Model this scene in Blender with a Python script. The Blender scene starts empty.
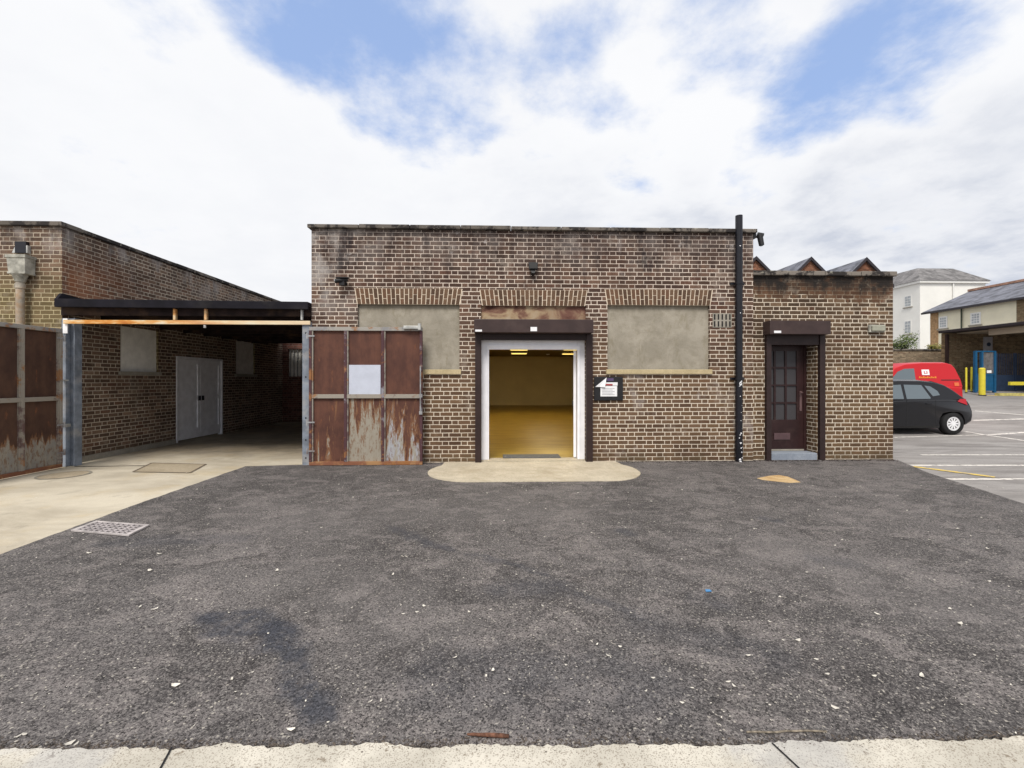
import bpy, bmesh, math, random
from mathutils import Vector, noise as mnoise
R = math.radians
rnd = random.Random(7)
SC = bpy.context.scene
COL = SC.collection

# ------------------------------------------------------------------ camera
F = 445.0; HY = 380.0; YAW = math.atan(15/445); CY = -8.05; CH = 1.503
cam = bpy.data.cameras.new('camera'); co = bpy.data.objects.new('camera', cam); COL.objects.link(co)
cam.sensor_width = 36; cam.lens = F/1024*36; cam.shift_y = (HY-384)/1024
cam.clip_start = 0.05; cam.clip_end = 3000
co.location = (0, CY, CH); co.rotation_euler = (R(90), 0, -YAW)
SC.camera = co

def ray(px, py):
    s, c = math.sin(YAW), math.cos(YAW)
    return Vector((F*s+(px-512)*c, F*c-(px-512)*s, HY-py))
def W(px, py, Y=0.0):
    "point of the vertical plane y=Y measured at a photo pixel"
    d = ray(px, py); t = (Y-CY)/d.y
    return (d.x*t, CH+d.z*t)
def fx(px, Y=0.0): return W(px, 380, Y)[0]
def fz(px, py, Y=0.0): return W(px, py, Y)[1]
def G(px, py, z=0.0):
    d = ray(px, py); t = (z-CH)/d.z
    return (d.x*t, CY+d.y*t)
def yx(px, X):
    "y of the plane x=X at a pixel column"
    d = ray(px, 380); return CY+d.y*X/d.x

def hgt(x, y):
    "car park level: it climbs towards the back on the right"
    k = min(max((x-7.6)/1.6, 0), 1)
    return k*min(max((y-3.75)*0.1, 0), 0.97)

# ------------------------------------------------------------------ scene graph helpers
ORG = {}
def setp(o, label=None, cat=None, group=None, kind=None):
    if label: o['label'] = label
    if cat: o['category'] = cat
    if group: o['group'] = group
    if kind: o['kind'] = kind
    return o
def thing(name, label, cat, loc=(0,0,0), group=None, rz=0):
    o = bpy.data.objects.new(name, None); COL.objects.link(o)
    o.location = loc; o.rotation_euler = (0,0,rz); o.empty_display_size = .2
    ORG[o.name] = Vector(loc)
    return setp(o, label, cat, group)

class MB:
    def __init__(s): s.v = []; s.f = []; s.sm = []
    def add(s, vs, fs, smooth=False):
        b = len(s.v); s.v += [tuple(v) for v in vs]
        for f in fs: s.f.append([b+i for i in f]); s.sm.append(smooth)
        return s
    def box(s, x0, x1, y0, y1, z0, z1):
        x0,x1=min(x0,x1),max(x0,x1); y0,y1=min(y0,y1),max(y0,y1); z0,z1=min(z0,z1),max(z0,z1)
        return s.add([(x0,y0,z0),(x1,y0,z0),(x1,y1,z0),(x0,y1,z0),(x0,y0,z1),(x1,y0,z1),(x1,y1,z1),(x0,y1,z1)],
              [(0,3,2,1),(4,5,6,7),(0,1,5,4),(1,2,6,5),(2,3,7,6),(3,0,4,7)])
    def hexa(s, P):
        "8 corners: bottom ring then top ring"
        return s.add(P, [(0,3,2,1),(4,5,6,7),(0,1,5,4),(1,2,6,5),(2,3,7,6),(3,0,4,7)])
    def quad(s, *P): return s.add(P, [tuple(range(len(P)))])
    def prism(s, poly, axis, a, b):
        "poly in the two other axes, extruded from a to b along axis"
        def mk(p, t):
            return {'x':(t,p[0],p[1]),'y':(p[0],t,p[1]),'z':(p[0],p[1],t)}[axis]
        n = len(poly)
        vs = [mk(p,a) for p in poly]+[mk(p,b) for p in poly]
        fs = [tuple(range(n))[::-1], tuple(range(n,2*n))]+[(i,(i+1)%n,n+(i+1)%n,n+i) for i in range(n)]
        return s.add(vs, fs)
    def cyl(s, p0, p1, r, r2=None, n=14, caps=True):
        p0, p1 = Vector(p0), Vector(p1); r2 = r if r2 is None else r2
        d = (p1-p0).normalized(); a = d.orthogonal().normalized(); b = d.cross(a)
        vs = []
        for p, q in ((p0,r),(p1,r2)):
            for i in range(n):
                t = 2*math.pi*i/n; vs.append(p+(a*math.cos(t)+b*math.sin(t))*q)
        s.add(vs, [(i,(i+1)%n,n+(i+1)%n,n+i) for i in range(n)], True)
        if caps: s.add(vs, [tuple(range(n))[::-1], tuple(range(n,2*n))])
        return s
    def tube(s, pts, r, n=8):
        for a, b in zip(pts[:-1], pts[1:]): s.cyl(a, b, r, n=n)
        return s
    def build(s, name, mat, parent=None, bevel=0, local=False, label=None, cat=None, group=None, kind=None, fix=True):
        me = bpy.data.meshes.new(name)
        off = Vector((0,0,0))
        if parent is not None and not local: off = ORG[parent.name]
        me.from_pydata([tuple(Vector(v)-off) for v in s.v], [], s.f)
        for p, sm in zip(me.polygons, s.sm): p.use_smooth = sm
        if fix:
            bm = bmesh.new(); bm.from_mesh(me)
            bmesh.ops.recalc_face_normals(bm, faces=bm.faces); bm.to_mesh(me); bm.free()
        me.materials.append(mat)
        o = bpy.data.objects.new(name, me); COL.objects.link(o)
        if parent is not None: o.parent = parent
        ORG[o.name] = off
        if bevel:
            m = o.modifiers.new('bevel', 'BEVEL'); m.width = bevel; m.segments = 2; m.limit_method = 'ANGLE'; m.angle_limit = R(40)
        return setp(o, label, cat, group, kind)

def wallgrid(mb, x0, x1, z0, z1, holes, ya, yb, axis='y'):
    "a wall slab between ya and yb with rectangular holes (hx0,hx1,hz0,hz1)"
    xs = sorted({x0,x1}|{h[i] for h in holes for i in (0,1) if x0<h[i]<x1})
    zs = sorted({z0,z1}|{h[i] for h in holes for i in (2,3) if z0<h[i]<z1})
    nx, nz = len(xs)-1, len(zs)-1
    def solid(i, k):
        if i<0 or k<0 or i>=nx or k>=nz: return False
        cx, cz = (xs[i]+xs[i+1])/2, (zs[k]+zs[k+1])/2
        return not any(h[0]<cx<h[1] and h[2]<cz<h[3] for h in holes)
    def P(x,y,z): return (x,y,z) if axis=='y' else (y,x,z)
    for i in range(nx):
        for k in range(nz):
            if not solid(i,k): continue
            a,b,c,d = xs[i],xs[i+1],zs[k],zs[k+1]
            mb.quad(P(a,ya,c),P(b,ya,c),P(b,ya,d),P(a,ya,d))
            mb.quad(P(a,yb,c),P(a,yb,d),P(b,yb,d),P(b,yb,c))
            if not solid(i-1,k): mb.quad(P(a,ya,c),P(a,ya,d),P(a,yb,d),P(a,yb,c))
            if not solid(i+1,k): mb.quad(P(b,ya,c),P(b,yb,c),P(b,yb,d),P(b,ya,d))
            if not solid(i,k-1): mb.quad(P(a,ya,c),P(a,yb,c),P(b,yb,c),P(b,ya,c))
            if not solid(i,k+1): mb.quad(P(a,ya,d),P(b,ya,d),P(b,yb,d),P(a,yb,d))

# ------------------------------------------------------------------ shader helpers
class NT:
    def __init__(s, name, world=False):
        if world:
            s.m = bpy.data.worlds.new(name)
        else:
            s.m = bpy.data.materials.new(name)
        s.m.use_nodes = True; s.t = s.m.node_tree; s.t.nodes.clear()
    def n(s, typ, **kw):
        nd = s.t.nodes.new(typ)
        for k, v in kw.items(): setattr(nd, k, v)
        return nd
    def lk(s, sock, v):
        if isinstance(v, (int, float)):
            sock.default_value = v
        elif isinstance(v, tuple):
            sock.default_value = v if len(v)==len(sock.default_value) else (tuple(v)+(1,))[:len(sock.default_value)]
        else: s.t.links.new(v, sock)
    def math(s, op, a, b=0.0, c=0.0, clamp=False):
        nd = s.n('ShaderNodeMath', operation=op, use_clamp=clamp)
        s.lk(nd.inputs[0], a); s.lk(nd.inputs[1], b); s.lk(nd.inputs[2], c)
        return nd.outputs[0]
    def vmath(s, op, a, b=(0,0,0)):
        nd = s.n('ShaderNodeVectorMath', operation=op)
        s.lk(nd.inputs[0], a); s.lk(nd.inputs[1], b)
        return nd.outputs['Value'] if op in ('DOT_PRODUCT','LENGTH','DISTANCE') else nd.outputs[0]
    def mix(s, f, a, b, mode='MIX'):
        nd = s.n('ShaderNodeMix', data_type='RGBA', blend_type=mode)
        s.lk(nd.inputs[0], f); s.lk(nd.inputs[6], a); s.lk(nd.inputs[7], b)
        return nd.outputs[2]
    def sm(s, v, a, b, lo=0.0, hi=1.0):
        "smoothstep of v from a to b"
        nd = s.n('ShaderNodeMapRange', interpolation_type='SMOOTHSTEP')
        s.lk(nd.inputs[0], v); s.lk(nd.inputs[1], a); s.lk(nd.inputs[2], b); s.lk(nd.inputs[3], lo); s.lk(nd.inputs[4], hi)
        return nd.outputs[0]
    def pos(s): return s.n('ShaderNodeNewGeometry').outputs['Position']
    def sep(s, v):
        nd = s.n('ShaderNodeSeparateXYZ'); s.lk(nd.inputs[0], v); return nd.outputs
    def comb(s, x=0., y=0., z=0.):
        nd = s.n('ShaderNodeCombineXYZ'); s.lk(nd.inputs[0], x); s.lk(nd.inputs[1], y); s.lk(nd.inputs[2], z); return nd.outputs[0]
    def scale(s, v, k): return s.vmath('MULTIPLY', v, k)
    def noise(s, v, sc, det=4.0, rough=.55, dist=0.0, out=0):
        nd = s.n('ShaderNodeTexNoise'); s.lk(nd.inputs['Vector'], v)
        nd.inputs['Scale'].default_value = sc; nd.inputs['Detail'].default_value = det
        nd.inputs['Roughness'].default_value = rough; nd.inputs['Distortion'].default_value = dist
        return nd.outputs[out]
    def voro(s, v, sc, out='Color', feature='F1'):
        nd = s.n('ShaderNodeTexVoronoi', feature=feature); s.lk(nd.inputs['Vector'], v); nd.inputs['Scale'].default_value = sc
        return nd.outputs[out]
    def white(s, v):
        nd = s.n('ShaderNodeTexWhiteNoise', noise_dimensions='3D'); s.lk(nd.inputs['Vector'], v); return nd.outputs
    def ramp(s, v, stops):
        nd = s.n('ShaderNodeValToRGB'); s.lk(nd.inputs[0], v); e = nd.color_ramp.elements
        while len(e) < len(stops): e.new(0.5)
        for el, (p, c) in zip(e, stops): el.position = p; el.color = tuple(c)+(1,)
        return nd.outputs[0]
    def bump(s, h, strength=.5, dist=.01, nrm=None):
        nd = s.n('ShaderNodeBump'); s.lk(nd.inputs['Height'], h)
        nd.inputs['Strength'].default_value = strength; nd.inputs['Distance'].default_value = dist
        if nrm is not None: s.lk(nd.inputs['Normal'], nrm)
        return nd.outputs[0]
    def out(s, col, rough=.9, metal=0., nrm=None, spec=.3, emit=None, es=0., alpha=None, coat=0.):
        b = s.n('ShaderNodeBsdfPrincipled'); o = s.n('ShaderNodeOutputMaterial')
        s.lk(b.inputs['Base Color'], col); s.lk(b.inputs['Roughness'], rough); s.lk(b.inputs['Metallic'], metal)
        b.inputs['Specular IOR Level'].default_value = spec
        b.inputs['Coat Weight'].default_value = coat
        if nrm is not None: s.lk(b.inputs['Normal'], nrm)
        if emit is not None: s.lk(b.inputs['Emission Color'], emit); b.inputs['Emission Strength'].default_value = es
        s.t.links.new(b.outputs[0], o.inputs[0])
        return s.m

def paint(name, col, rough=.6, metal=0., var=.15, sc=6., bumpk=.15, spec=.3, dirt=None, dk=.4, coat=0.):
    s = NT(name); p = s.n('ShaderNodeTexCoord').outputs['Object']
    a = s.noise(p, sc, 6, .6); c2 = tuple(x*(1-var*2) for x in col); c1 = tuple(min(1,x*(1+var)) for x in col)
    c = s.mix(s.sm(a,.3,.7), c2, c1)
    if dirt:
        d = s.sm(s.noise(s.vmath('ADD', p, (9,4,2)), sc*.6, 8, .65), .5, .68)
        c = s.mix(s.math('MULTIPLY', d, dk), c, dirt)
    return s.out(c, rough, metal, s.bump(s.noise(p, sc*12, 3), bumpk, .004), spec, coat=coat)

def brick_mat(name, dark, lite, mortar, kind='plain', uoff=0.0, mw=.0070, sat=1.0):
    """Flemish bond laid out in metres on whichever way the wall faces"""
    s = NT(name)
    g = s.n('ShaderNodeNewGeometry'); P = g.outputs['Position']; x, y, z = s.sep(P)
    nx = s.math('ABSOLUTE', s.sep(g.outputs['True Normal'])[0])
    side = s.math('GREATER_THAN', nx, .7)
    u = s.math('ADD', s.math('MULTIPLY', x, s.math('SUBTRACT', 1.0, side)), s.math('MULTIPLY', s.math('ADD', y, .05), side))
    wob = s.math('MULTIPLY', s.math('SUBTRACT', s.noise(P, 7., 2), .5), .010)
    v = s.math('DIVIDE', s.math('ADD', z, s.math('ADD', wob, 5.0)), .075)
    row = s.math('FLOOR', v); fv = s.math('FRACT', v)
    par = s.math('MULTIPLY', s.math('MODULO', row, 2.0), .5)
    jit = s.math('MULTIPLY', s.white(s.comb(row, 3.3, 1.0))[0], .10)
    uu = s.math('ADD', s.math('ADD', s.math('DIVIDE', s.math('ADD', s.math('ADD', u, uoff), wob), .3375), s.math('ADD', par, 200.0)), jit)
    ci = s.math('FLOOR', uu); fu = s.math('FRACT', uu)
    hd = s.math('GREATER_THAN', fu, .6667)
    du = s.math('MULTIPLY', s.math('MINIMUM', s.math('MINIMUM', fu, s.math('SUBTRACT', 1.0, fu)), s.math('ABSOLUTE', s.math('SUBTRACT', fu, .6667))), .3375)
    dv = s.math('MULTIPLY', s.math('MINIMUM', fv, s.math('SUBTRACT', 1.0, fv)), .075)
    d = s.math('MINIMUM', du, dv)
    d = s.math('ADD', d, s.math('MULTIPLY', s.math('SUBTRACT', s.noise(P, 60., 3), .5), .004))
    brick = s.sm(d, mw-.0015, mw+.0015)
    w = s.white(s.comb(s.math('ADD', s.math('MULTIPLY', ci, 2.0), hd), row, side))
    rv = w[0]; rc = w[1]
    c = s.mix(rv, dark, lite)
    # some burnt and some orange bricks
    r2, r3, r4 = s.sep(rc)
    c = s.mix(s.math('MULTIPLY', s.math('GREATER_THAN', r2, .80), .65), c, tuple(k*.42 for k in dark))
    c = s.mix(s.math('MULTIPLY', s.math('GREATER_THAN', r3, .92), .45), c, (.17, .075, .048))
    c = s.mix(s.math('MULTIPLY', s.math('GREATER_THAN', r4, .86), .5), c, tuple(min(1,k*1.5) for k in lite))
    mott = s.noise(P, 45., 5, .7)
    c = s.mix(s.math('MULTIPLY', s.sm(mott,.35,.7), .45), c, tuple(k*.55 for k in dark))
    mo = s.mix(s.sm(s.noise(P, 3., 5), .3, .7), tuple(k*.74 for k in mortar), mortar)
    big = s.noise(P, .9, 6, .62, .3)
    if kind in ('main', 'annex'):
        low = s.sm(s.math('ADD', z, s.math('MULTIPLY', s.math('SUBTRACT', big, .5), 2.4)), 3.1, 1.2)
        c = s.mix(s.math('MULTIPLY', low, .62), c, s.mix(rv, (.100,.060,.034), (.195,.122,.066)))
        mo = s.mix(s.math('MULTIPLY', low, .8), mo, (.72,.63,.51))
    col = s.mix(brick, mo, c)
    if kind == 'main':
        # soot runs below the coping, lime bloom at the left end and in patches, grime at the foot
        streak = s.noise(s.scale(P, (2.6, 2.6, .55)), 1.6, 7, .65)
        soot = s.math('MULTIPLY', s.sm(s.math('ADD', z, s.math('MULTIPLY', s.math('SUBTRACT', streak, .5), 4.2)), 3.15, 4.3), .62)
        col = s.mix(soot, col, s.mix(brick, (.20,.155,.14), (.030,.021,.020)))
        bl = s.math('MULTIPLY', s.sm(x, -2.0, -3.3), s.sm(z, 2.2, 3.4))
        bl = s.math('MULTIPLY', s.math('ADD', s.math('MULTIPLY', bl, .9), s.math('MULTIPLY', s.sm(z, 3.2, 4.1), .22)), s.sm(s.noise(P, 1.7, 7, .68), .40, .64))
        col = s.mix(bl, col, (.40,.37,.35))
        bl2 = s.math('MULTIPLY', s.sm(s.noise(s.vmath('ADD',P,(7,3,1)), 1.1, 6, .7), .56, .68), s.math('MULTIPLY', s.sm(x, 1.2, 2.6), .5))
        col = s.mix(bl2, col, (.40,.36,.34))
        v_ = s.noise(s.scale(s.vmath('ADD',P,(2,0,5)), (1.5,1.5,.4)), 1.2, 6, .7)
        col = s.mix(s.math('MULTIPLY', s.math('MULTIPLY', s.sm(v_,.53,.64), s.sm(z,2.9,3.7)), .75), col, s.mix(brick,(.10,.08,.08),(.018,.015,.018)))
        wp = s.math('MULTIPLY', s.math('MULTIPLY', s.sm(s.noise(s.vmath('ADD',P,(0,0,9)), 3.2, 6, .75), .60,.68), s.sm(z,3.4,4.0)), .6)
        col = s.mix(wp, col, (.52,.48,.46))
    if kind == 'annex':
        st = s.math('ADD', z, s.math('MULTIPLY', s.math('SUBTRACT', s.noise(s.scale(P,(3,3,.8)), 1.5, 7, .7), .5), .9))
        m1 = s.sm(st, 2.97, 3.10)
        col = s.mix(s.math('MULTIPLY', m1, .8), col, s.mix(brick, (.14,.085,.045), s.mix(rv, (.085,.042,.024), (.165,.082,.045))))
        m2 = s.math('MULTIPLY', s.sm(st, 3.00, 3.38), s.sm(s.noise(P, 2.2, 6, .7), .30, .50))
        col = s.mix(m2, col, (.024,.020,.018))
        sp = s.math('MULTIPLY', s.sm(s.noise(s.scale(P,(1,1,1)), 9., 4, .7), .66, .74), m1)
        col = s.mix(s.math('MULTIPLY', sp, .7), col, (.4,.36,.3))
    if kind == 'left':
        warm_light = s.math('MULTIPLY', s.math('MULTIPLY', s.sm(y, 2.2, .1), side), s.sm(s.math('ABSOLUTE', s.math('SUBTRACT', z, 3.25)), .7, .1))  # warm light near the front corner, painted into the side wall
        warm_light = s.math('MULTIPLY', warm_light, s.sm(s.noise(P, 2.2, 6, .6), .32, .55))
        col = s.mix(s.math('MULTIPLY', warm_light, .6), col, s.mix(brick, (.50,.25,.12), (.33,.12,.05)))
        gr = s.math('MULTIPLY', s.math('SUBTRACT', 1.0, side), s.sm(s.math('ADD', z, s.math('MULTIPLY', big, 1.2)), 4.5, 3.3))
        col = s.mix(s.math('MULTIPLY', gr, .55), col, s.mix(brick, (.36,.30,.11), (.16,.13,.05)))
        wt = s.math('MULTIPLY', s.sm(z, 3.3, 4.2), s.sm(s.noise(s.scale(P,(1,1,.6)), 1.9, 7, .68), .48, .64))
        col = s.mix(s.math('MULTIPLY', wt, .75), col, (.36,.33,.31))
        dk = s.math('MULTIPLY', s.sm(z, 3.6, 4.35), s.sm(s.noise(s.scale(s.vmath('ADD',P,(3,8,0)),(2,2,.5)), 1.9, 6, .65), .5, .62))
        col = s.mix(s.math('MULTIPLY', dk, .7), col, (.06,.05,.045))
    foot = s.math('MULTIPLY', s.sm(z, .28, .02), s.sm(s.noise(P, 5., 5, .7), .35, .6))
    col = s.mix(s.math('MULTIPLY', foot, .6), col, (.09,.065,.035))
    lum = s.noise(s.scale(s.vmath('ADD',P,(1,1,20)),(1,1,1.5)), .8, 4, .6)
    col = s.mix(s.sm(lum,.36,.5), s.mix(1.0, col, (.78,.76,.76), 'MULTIPLY'), col)
    rep = s.math('MULTIPLY', s.sm(s.noise(s.vmath('ADD',P,(11,4,6)), 1.9, 6, .75), .56, .66), .45)
    col = s.mix(rep, col, s.mix(.5, col, tuple(k*.62 for k in mortar)))
    h = s.math('ADD', s.math('MULTIPLY', brick, 1.0), s.math('MULTIPLY', s.noise(P, 90., 4), .35))
    return s.out(col, .93, nrm=s.bump(h, .9, .008), spec=.2)

def island_brick(name, dark, lite):
    s = NT(name); g = s.n('ShaderNodeNewGeometry'); r = g.outputs['Random Per Island']
    P = g.outputs['Position']
    c = s.mix(r, dark, lite)
    c = s.mix(s.math('MULTIPLY', s.math('GREATER_THAN', s.white(s.comb(s.math('MULTIPLY', r, 91.), 2., 1.))[0], .8), .6), c, (.17,.09,.055))
    c = s.mix(s.math('MULTIPLY', s.sm(s.noise(P, 45., 5, .7), .35, .7), .45), c, tuple(k*.5 for k in dark))
    return s.out(c, .93, nrm=s.bump(s.noise(P, 90., 4), .4, .003), spec=.2)

def concrete(name, col, col2, sc=1.2, grit=.10, stain=None, sk=.5, bumpk=.35):
    s = NT(name); P = s.pos()
    a = s.noise(P, sc, 8, .65, .4); c = s.mix(s.sm(a, .32, .68), col2, col)
    b = s.noise(s.vmath('ADD',P,(5,5,5)), sc*9, 5, .6)
    c = s.mix(s.math('MULTIPLY', s.sm(b,.4,.7), .35), c, tuple(k*.72 for k in col2))
    g = s.voro(P, 210.)
    c = s.mix(s.math('MULTIPLY', s.math('GREATER_THAN', s.sep(g)[0], .78), grit*3), c, tuple(k*.45 for k in col2))
    c = s.mix(s.math('MULTIPLY', s.math('LESS_THAN', s.sep(g)[1], .12), grit*2), c, tuple(min(1,k*1.4) for k in col))
    if stain:
        st = s.sm(s.noise(s.vmath('ADD',P,(2,9,1)), sc*.7, 7, .7), .5, .66)
        c = s.mix(s.math('MULTIPLY', st, sk), c, stain)
    return s.out(c, .92, nrm=s.bump(s.math('ADD', s.noise(P, 70., 4), s.math('MULTIPLY', a, 2.)), bumpk, .006), spec=.25)

M = {}
M['brick_main'] = brick_mat('brick_main', (.072,.042,.033), (.158,.096,.068), (.76,.65,.55), 'main')
M['brick_annex'] = brick_mat('brick_annex', (.070,.045,.030), (.165,.108,.066), (.76,.66,.53), 'annex', .11)
M['brick_left'] = brick_mat('brick_left', (.115,.075,.056), (.25,.165,.115), (.62,.53,.42), 'left', .2)
M['brick_far'] = brick_mat('brick_far', (.17,.115,.065), (.27,.20,.12), (.36,.29,.19), 'plain', .1, .005)
M['brick_orange'] = brick_mat('brick_orange', (.20,.085,.05), (.32,.14,.08), (.30,.21,.15), 'plain', .1, .005)
M['brick_boundary'] = brick_mat('brick_boundary', (.20,.15,.10), (.33,.25,.17), (.34,.28,.2), 'plain', .15, .006)
M['arch_brick'] = island_brick('arch_brick', (.085,.052,.035), (.175,.108,.068))
M['mortar'] = concrete('mortar', (.80,.68,.54), (.66,.55,.43), 3)
M['render'] = None
def render_mat():
    s = NT('cement_render'); P = s.pos(); z = s.sep(P)[2]
    a = s.noise(P, 2.2, 8, .62, .6)
    c = s.mix(s.sm(a,.3,.7), (.27,.243,.195), (.375,.34,.28))
    c = s.mix(s.math('MULTIPLY', s.sm(s.noise(P, 8., 6, .7), .45,.7), .35), c, (.19,.165,.115))
    m = s.math('MULTIPLY', s.sm(s.noise(s.scale(s.vmath('ADD',P,(3,1,7)),(2.2,1,.7)), 3.3, 7, .75), .54,.64), .3)
    c = s.mix(m, c, (.18,.15,.08))
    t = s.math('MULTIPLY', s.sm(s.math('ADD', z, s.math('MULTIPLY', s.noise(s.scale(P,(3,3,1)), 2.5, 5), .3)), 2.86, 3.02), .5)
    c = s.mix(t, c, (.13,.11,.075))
    return s.out(c, .95, nrm=s.bump(s.math('ADD', s.math('MULTIPLY', a, 3.), s.noise(P, 60., 5)), .45, .008), spec=.2)
M['render'] = render_mat()
def lintel_mat():
    s = NT('stained_lintel'); P = s.pos()
    a = s.noise(s.scale(P,(1,1,1.6)), 2.6, 6, .6, .5)
    c = s.ramp(a, [(.36,(.07,.03,.022)), (.47,(.19,.10,.07)), (.56,(.36,.26,.16)), (.68,(.42,.34,.25))])
    c = s.mix(s.math('MULTIPLY', s.sm(s.sep(P)[0], .6, 1.4), .4), c, (.14,.06,.05))
    return s.out(c, .9, nrm=s.bump(s.noise(P, 40., 5), .3, .006))
M['lintel'] = lintel_mat()
def coping_mat(name='weathered_coping', base=(.21,.185,.16)):
    s = NT(name); P = s.pos(); x, y, z = s.sep(P)
    seg = s.math('FLOOR', s.math('DIVIDE', s.math('ADD', s.math('ADD', x, y), 30.), .92))
    w = s.white(s.comb(seg, 1., 2.))[0]
    c = s.mix(w, tuple(k*.55 for k in base), base)
    n = s.noise(P, 2.6, 7, .7)
    c = s.mix(s.sm(n, .47, .55), c, (.035,.031,.030))
    c = s.mix(s.math('MULTIPLY', s.sm(s.noise(s.vmath('ADD',P,(5,0,0)), 7., 5, .7), .6, .68), .6), c, (.42,.40,.33))
    jt = s.math('LESS_THAN', s.math('FRACT', s.math('DIVIDE', s.math('ADD', s.math('ADD', x, y), 30.), .92)), .02)
    c = s.mix(s.math('MULTIPLY', jt, .8), c, (.03,.03,.03))
    return s.out(c, .95, nrm=s.bump(n, .5, .02), spec=.2)
M['coping'] = coping_mat()
M['sill'] = concrete('sill_stone', (.56,.46,.28), (.44,.36,.21), 3)
M['sill_grey'] = concrete('sill_grey', (.36,.33,.28), (.26,.24,.2), 3)
M['white_pvc'] = paint('white_pvc', (.86,.86,.90), .35, var=.03, bumpk=.03, spec=.4)
M['white_door'] = paint('white_door', (.84,.84,.88), .5, var=.06, bumpk=.05)
M['board'] = paint('painted_board', (.86,.84,.79), .6, var=.06)
M['brown_steel'] = paint('brown_steel', (.050,.031,.029), .45, var=.10, sc=4, bumpk=.05, dirt=(.10,.07,.06), dk=.25)
M['brown_door'] = paint('brown_door', (.030,.013,.013), .4, var=.12, bumpk=.05, dirt=(.09,.06,.05), dk=.2)
M['black_metal'] = paint('black_metal', (.009,.009,.014), .32, var=.2, bumpk=.1, spec=.4)
M['black_plastic'] = paint('black_plastic', (.018,.018,.020), .45, var=.1)
M['bitumen'] = paint('bitumen_edge', (.010,.009,.014), .7, var=.2, sc=3, dirt=(.04,.036,.034), dk=.35, spec=.15)
M['rail_brown'] = paint('rail_brown', (.030,.017,.016), .5, var=.12, bumpk=.05)
M['dark_timber'] = paint('dark_timber', (.022,.014,.014), .8, var=.3, sc=3, dirt=(.10,.06,.035), dk=.5, spec=.15)
M['blue_steel'] = paint('blue_grey_steel', (.22,.25,.30), .55, var=.18, sc=5, dirt=(.40,.38,.36), dk=.5)
M['grey_steel'] = paint('grey_steel', (.30,.30,.31), .55, var=.2, sc=7, dirt=(.14,.065,.04), dk=.6)
M['galv'] = paint('galvanised', (.50,.50,.48), .45, metal=.3, var=.15)
M['plastic_pipe'] = paint('weathered_pipe', (.40,.36,.30), .7, var=.2, sc=4, dirt=(.36,.19,.07), dk=.7)
M['hopper'] = paint('weathered_hopper', (.42,.41,.36), .75, var=.2, sc=8, dirt=(.13,.12,.09), dk=.7)
M['paper'] = paint('paper', (.82,.82,.84), .8, var=.03)
M['ink'] = paint('ink', (.06,.05,.08), .8, var=.03)
M['ink_red'] = paint('ink_red', (.35,.05,.05), .8, var=.03)
M['chrome'] = paint('chrome', (.6,.6,.6), .25, metal=1, var=.05)
M['rubber'] = paint('rubber', (.014,.014,.015), .8, var=.2)
M['rim'] = paint('wheel_silver', (.78,.78,.80), .4, var=.03)
M['mat'] = paint('door_mat', (.13,.13,.13), .95, var=.2, sc=30, bumpk=.6)
M['step'] = concrete('painted_step', (.30,.33,.38), (.22,.25,.30), 4)
M['roof_felt'] = concrete('roof_felt', (.10,.10,.10), (.06,.06,.06), 2)
M['tin'] = paint('metal_sheet', (.12,.11,.11), .7, var=.2)
M['cream'] = paint('cream_wall', (.78,.73,.56), .85, var=.04, sc=1)
M['white_wall'] = paint('white_wall', (.80,.79,.75), .9, var=.03, sc=.5)
M['yellow'] = paint('yellow_paint', (.66,.56,.05), .5, var=.06)
M['blue_gate'] = paint('blue_gate', (.010,.085,.19), .45, var=.1)
M['blue_dark'] = paint('dark_blue_mesh', (.02,.035,.07), .5, var=.1)
M['soffit'] = paint('soffit_board', (.50,.43,.33), .8, var=.05, sc=1)
M['white_timber'] = paint('white_timber', (.78,.77,.74), .6, var=.03)
M['gutter'] = paint('gutter', (.035,.03,.035), .5, var=.1)
M['terracotta'] = paint('ridge_tile', (.38,.22,.16), .9, var=.2, sc=3)
M['pipe_green'] = paint('pipe_green', (.06,.07,.05), .6)
def slate_mat(name, col):
    s = NT(name); P = s.pos(); x,y,z = s.sep(P)
    row = s.math('FRACT', s.math('MULTIPLY', z, 7.)); rid = s.math('FLOOR', s.math('MULTIPLY', z, 7.))
    w = s.white(s.comb(s.math('FLOOR', s.math('MULTIPLY', s.math('ADD', x, y), 3.3)), rid, 0.))[0]
    c = s.mix(w, tuple(k*.75 for k in col), tuple(k*1.2 for k in col))
    c = s.mix(s.sm(s.noise(s.scale(P,(1,1,.3)), 1.2, 6, .65), .42, .62), c, tuple(k*.45 for k in col))
    c = s.mix(s.math('MULTIPLY', s.math('LESS_THAN', row, .12), .5), c, tuple(k*.4 for k in col))
    return s.out(c, .65, spec=.4)
M['slate'] = slate_mat('slate', (.18,.185,.22)); M['slate_old'] = slate_mat('slate_old', (.21,.20,.20))
def flat(name, col, rough=.5, metal=0, spec=.4, coat=0.):
    s = NT(name); return s.out(col, rough, metal, spec=spec, coat=coat)
M['car_black'] = flat('car_black', (.007,.007,.009), .22, 0, .35, .15)
M['car_trim'] = flat('car_trim', (.012,.012,.012), .6)
M['car_glass'] = flat('car_glass', (.10,.13,.15), .08, 0, 1.0)
M['van_red'] = flat('van_red', (.50,.008,.014), .35, 0, .35, .1)
M['lamp_red'] = flat('lamp_red', (.45,.01,.02), .2)
M['lamp_orange'] = flat('lamp_orange', (.65,.14,.04), .3)
M['yellow_print'] = flat('yellow_print', (.68,.22,.03), .5)
M['orange_sand'] = concrete('sandy_patch', (.62,.46,.26), (.45,.28,.12), 5)
M['dark_void'] = flat('chute_inside', (.01,.01,.01), .9)
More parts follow.
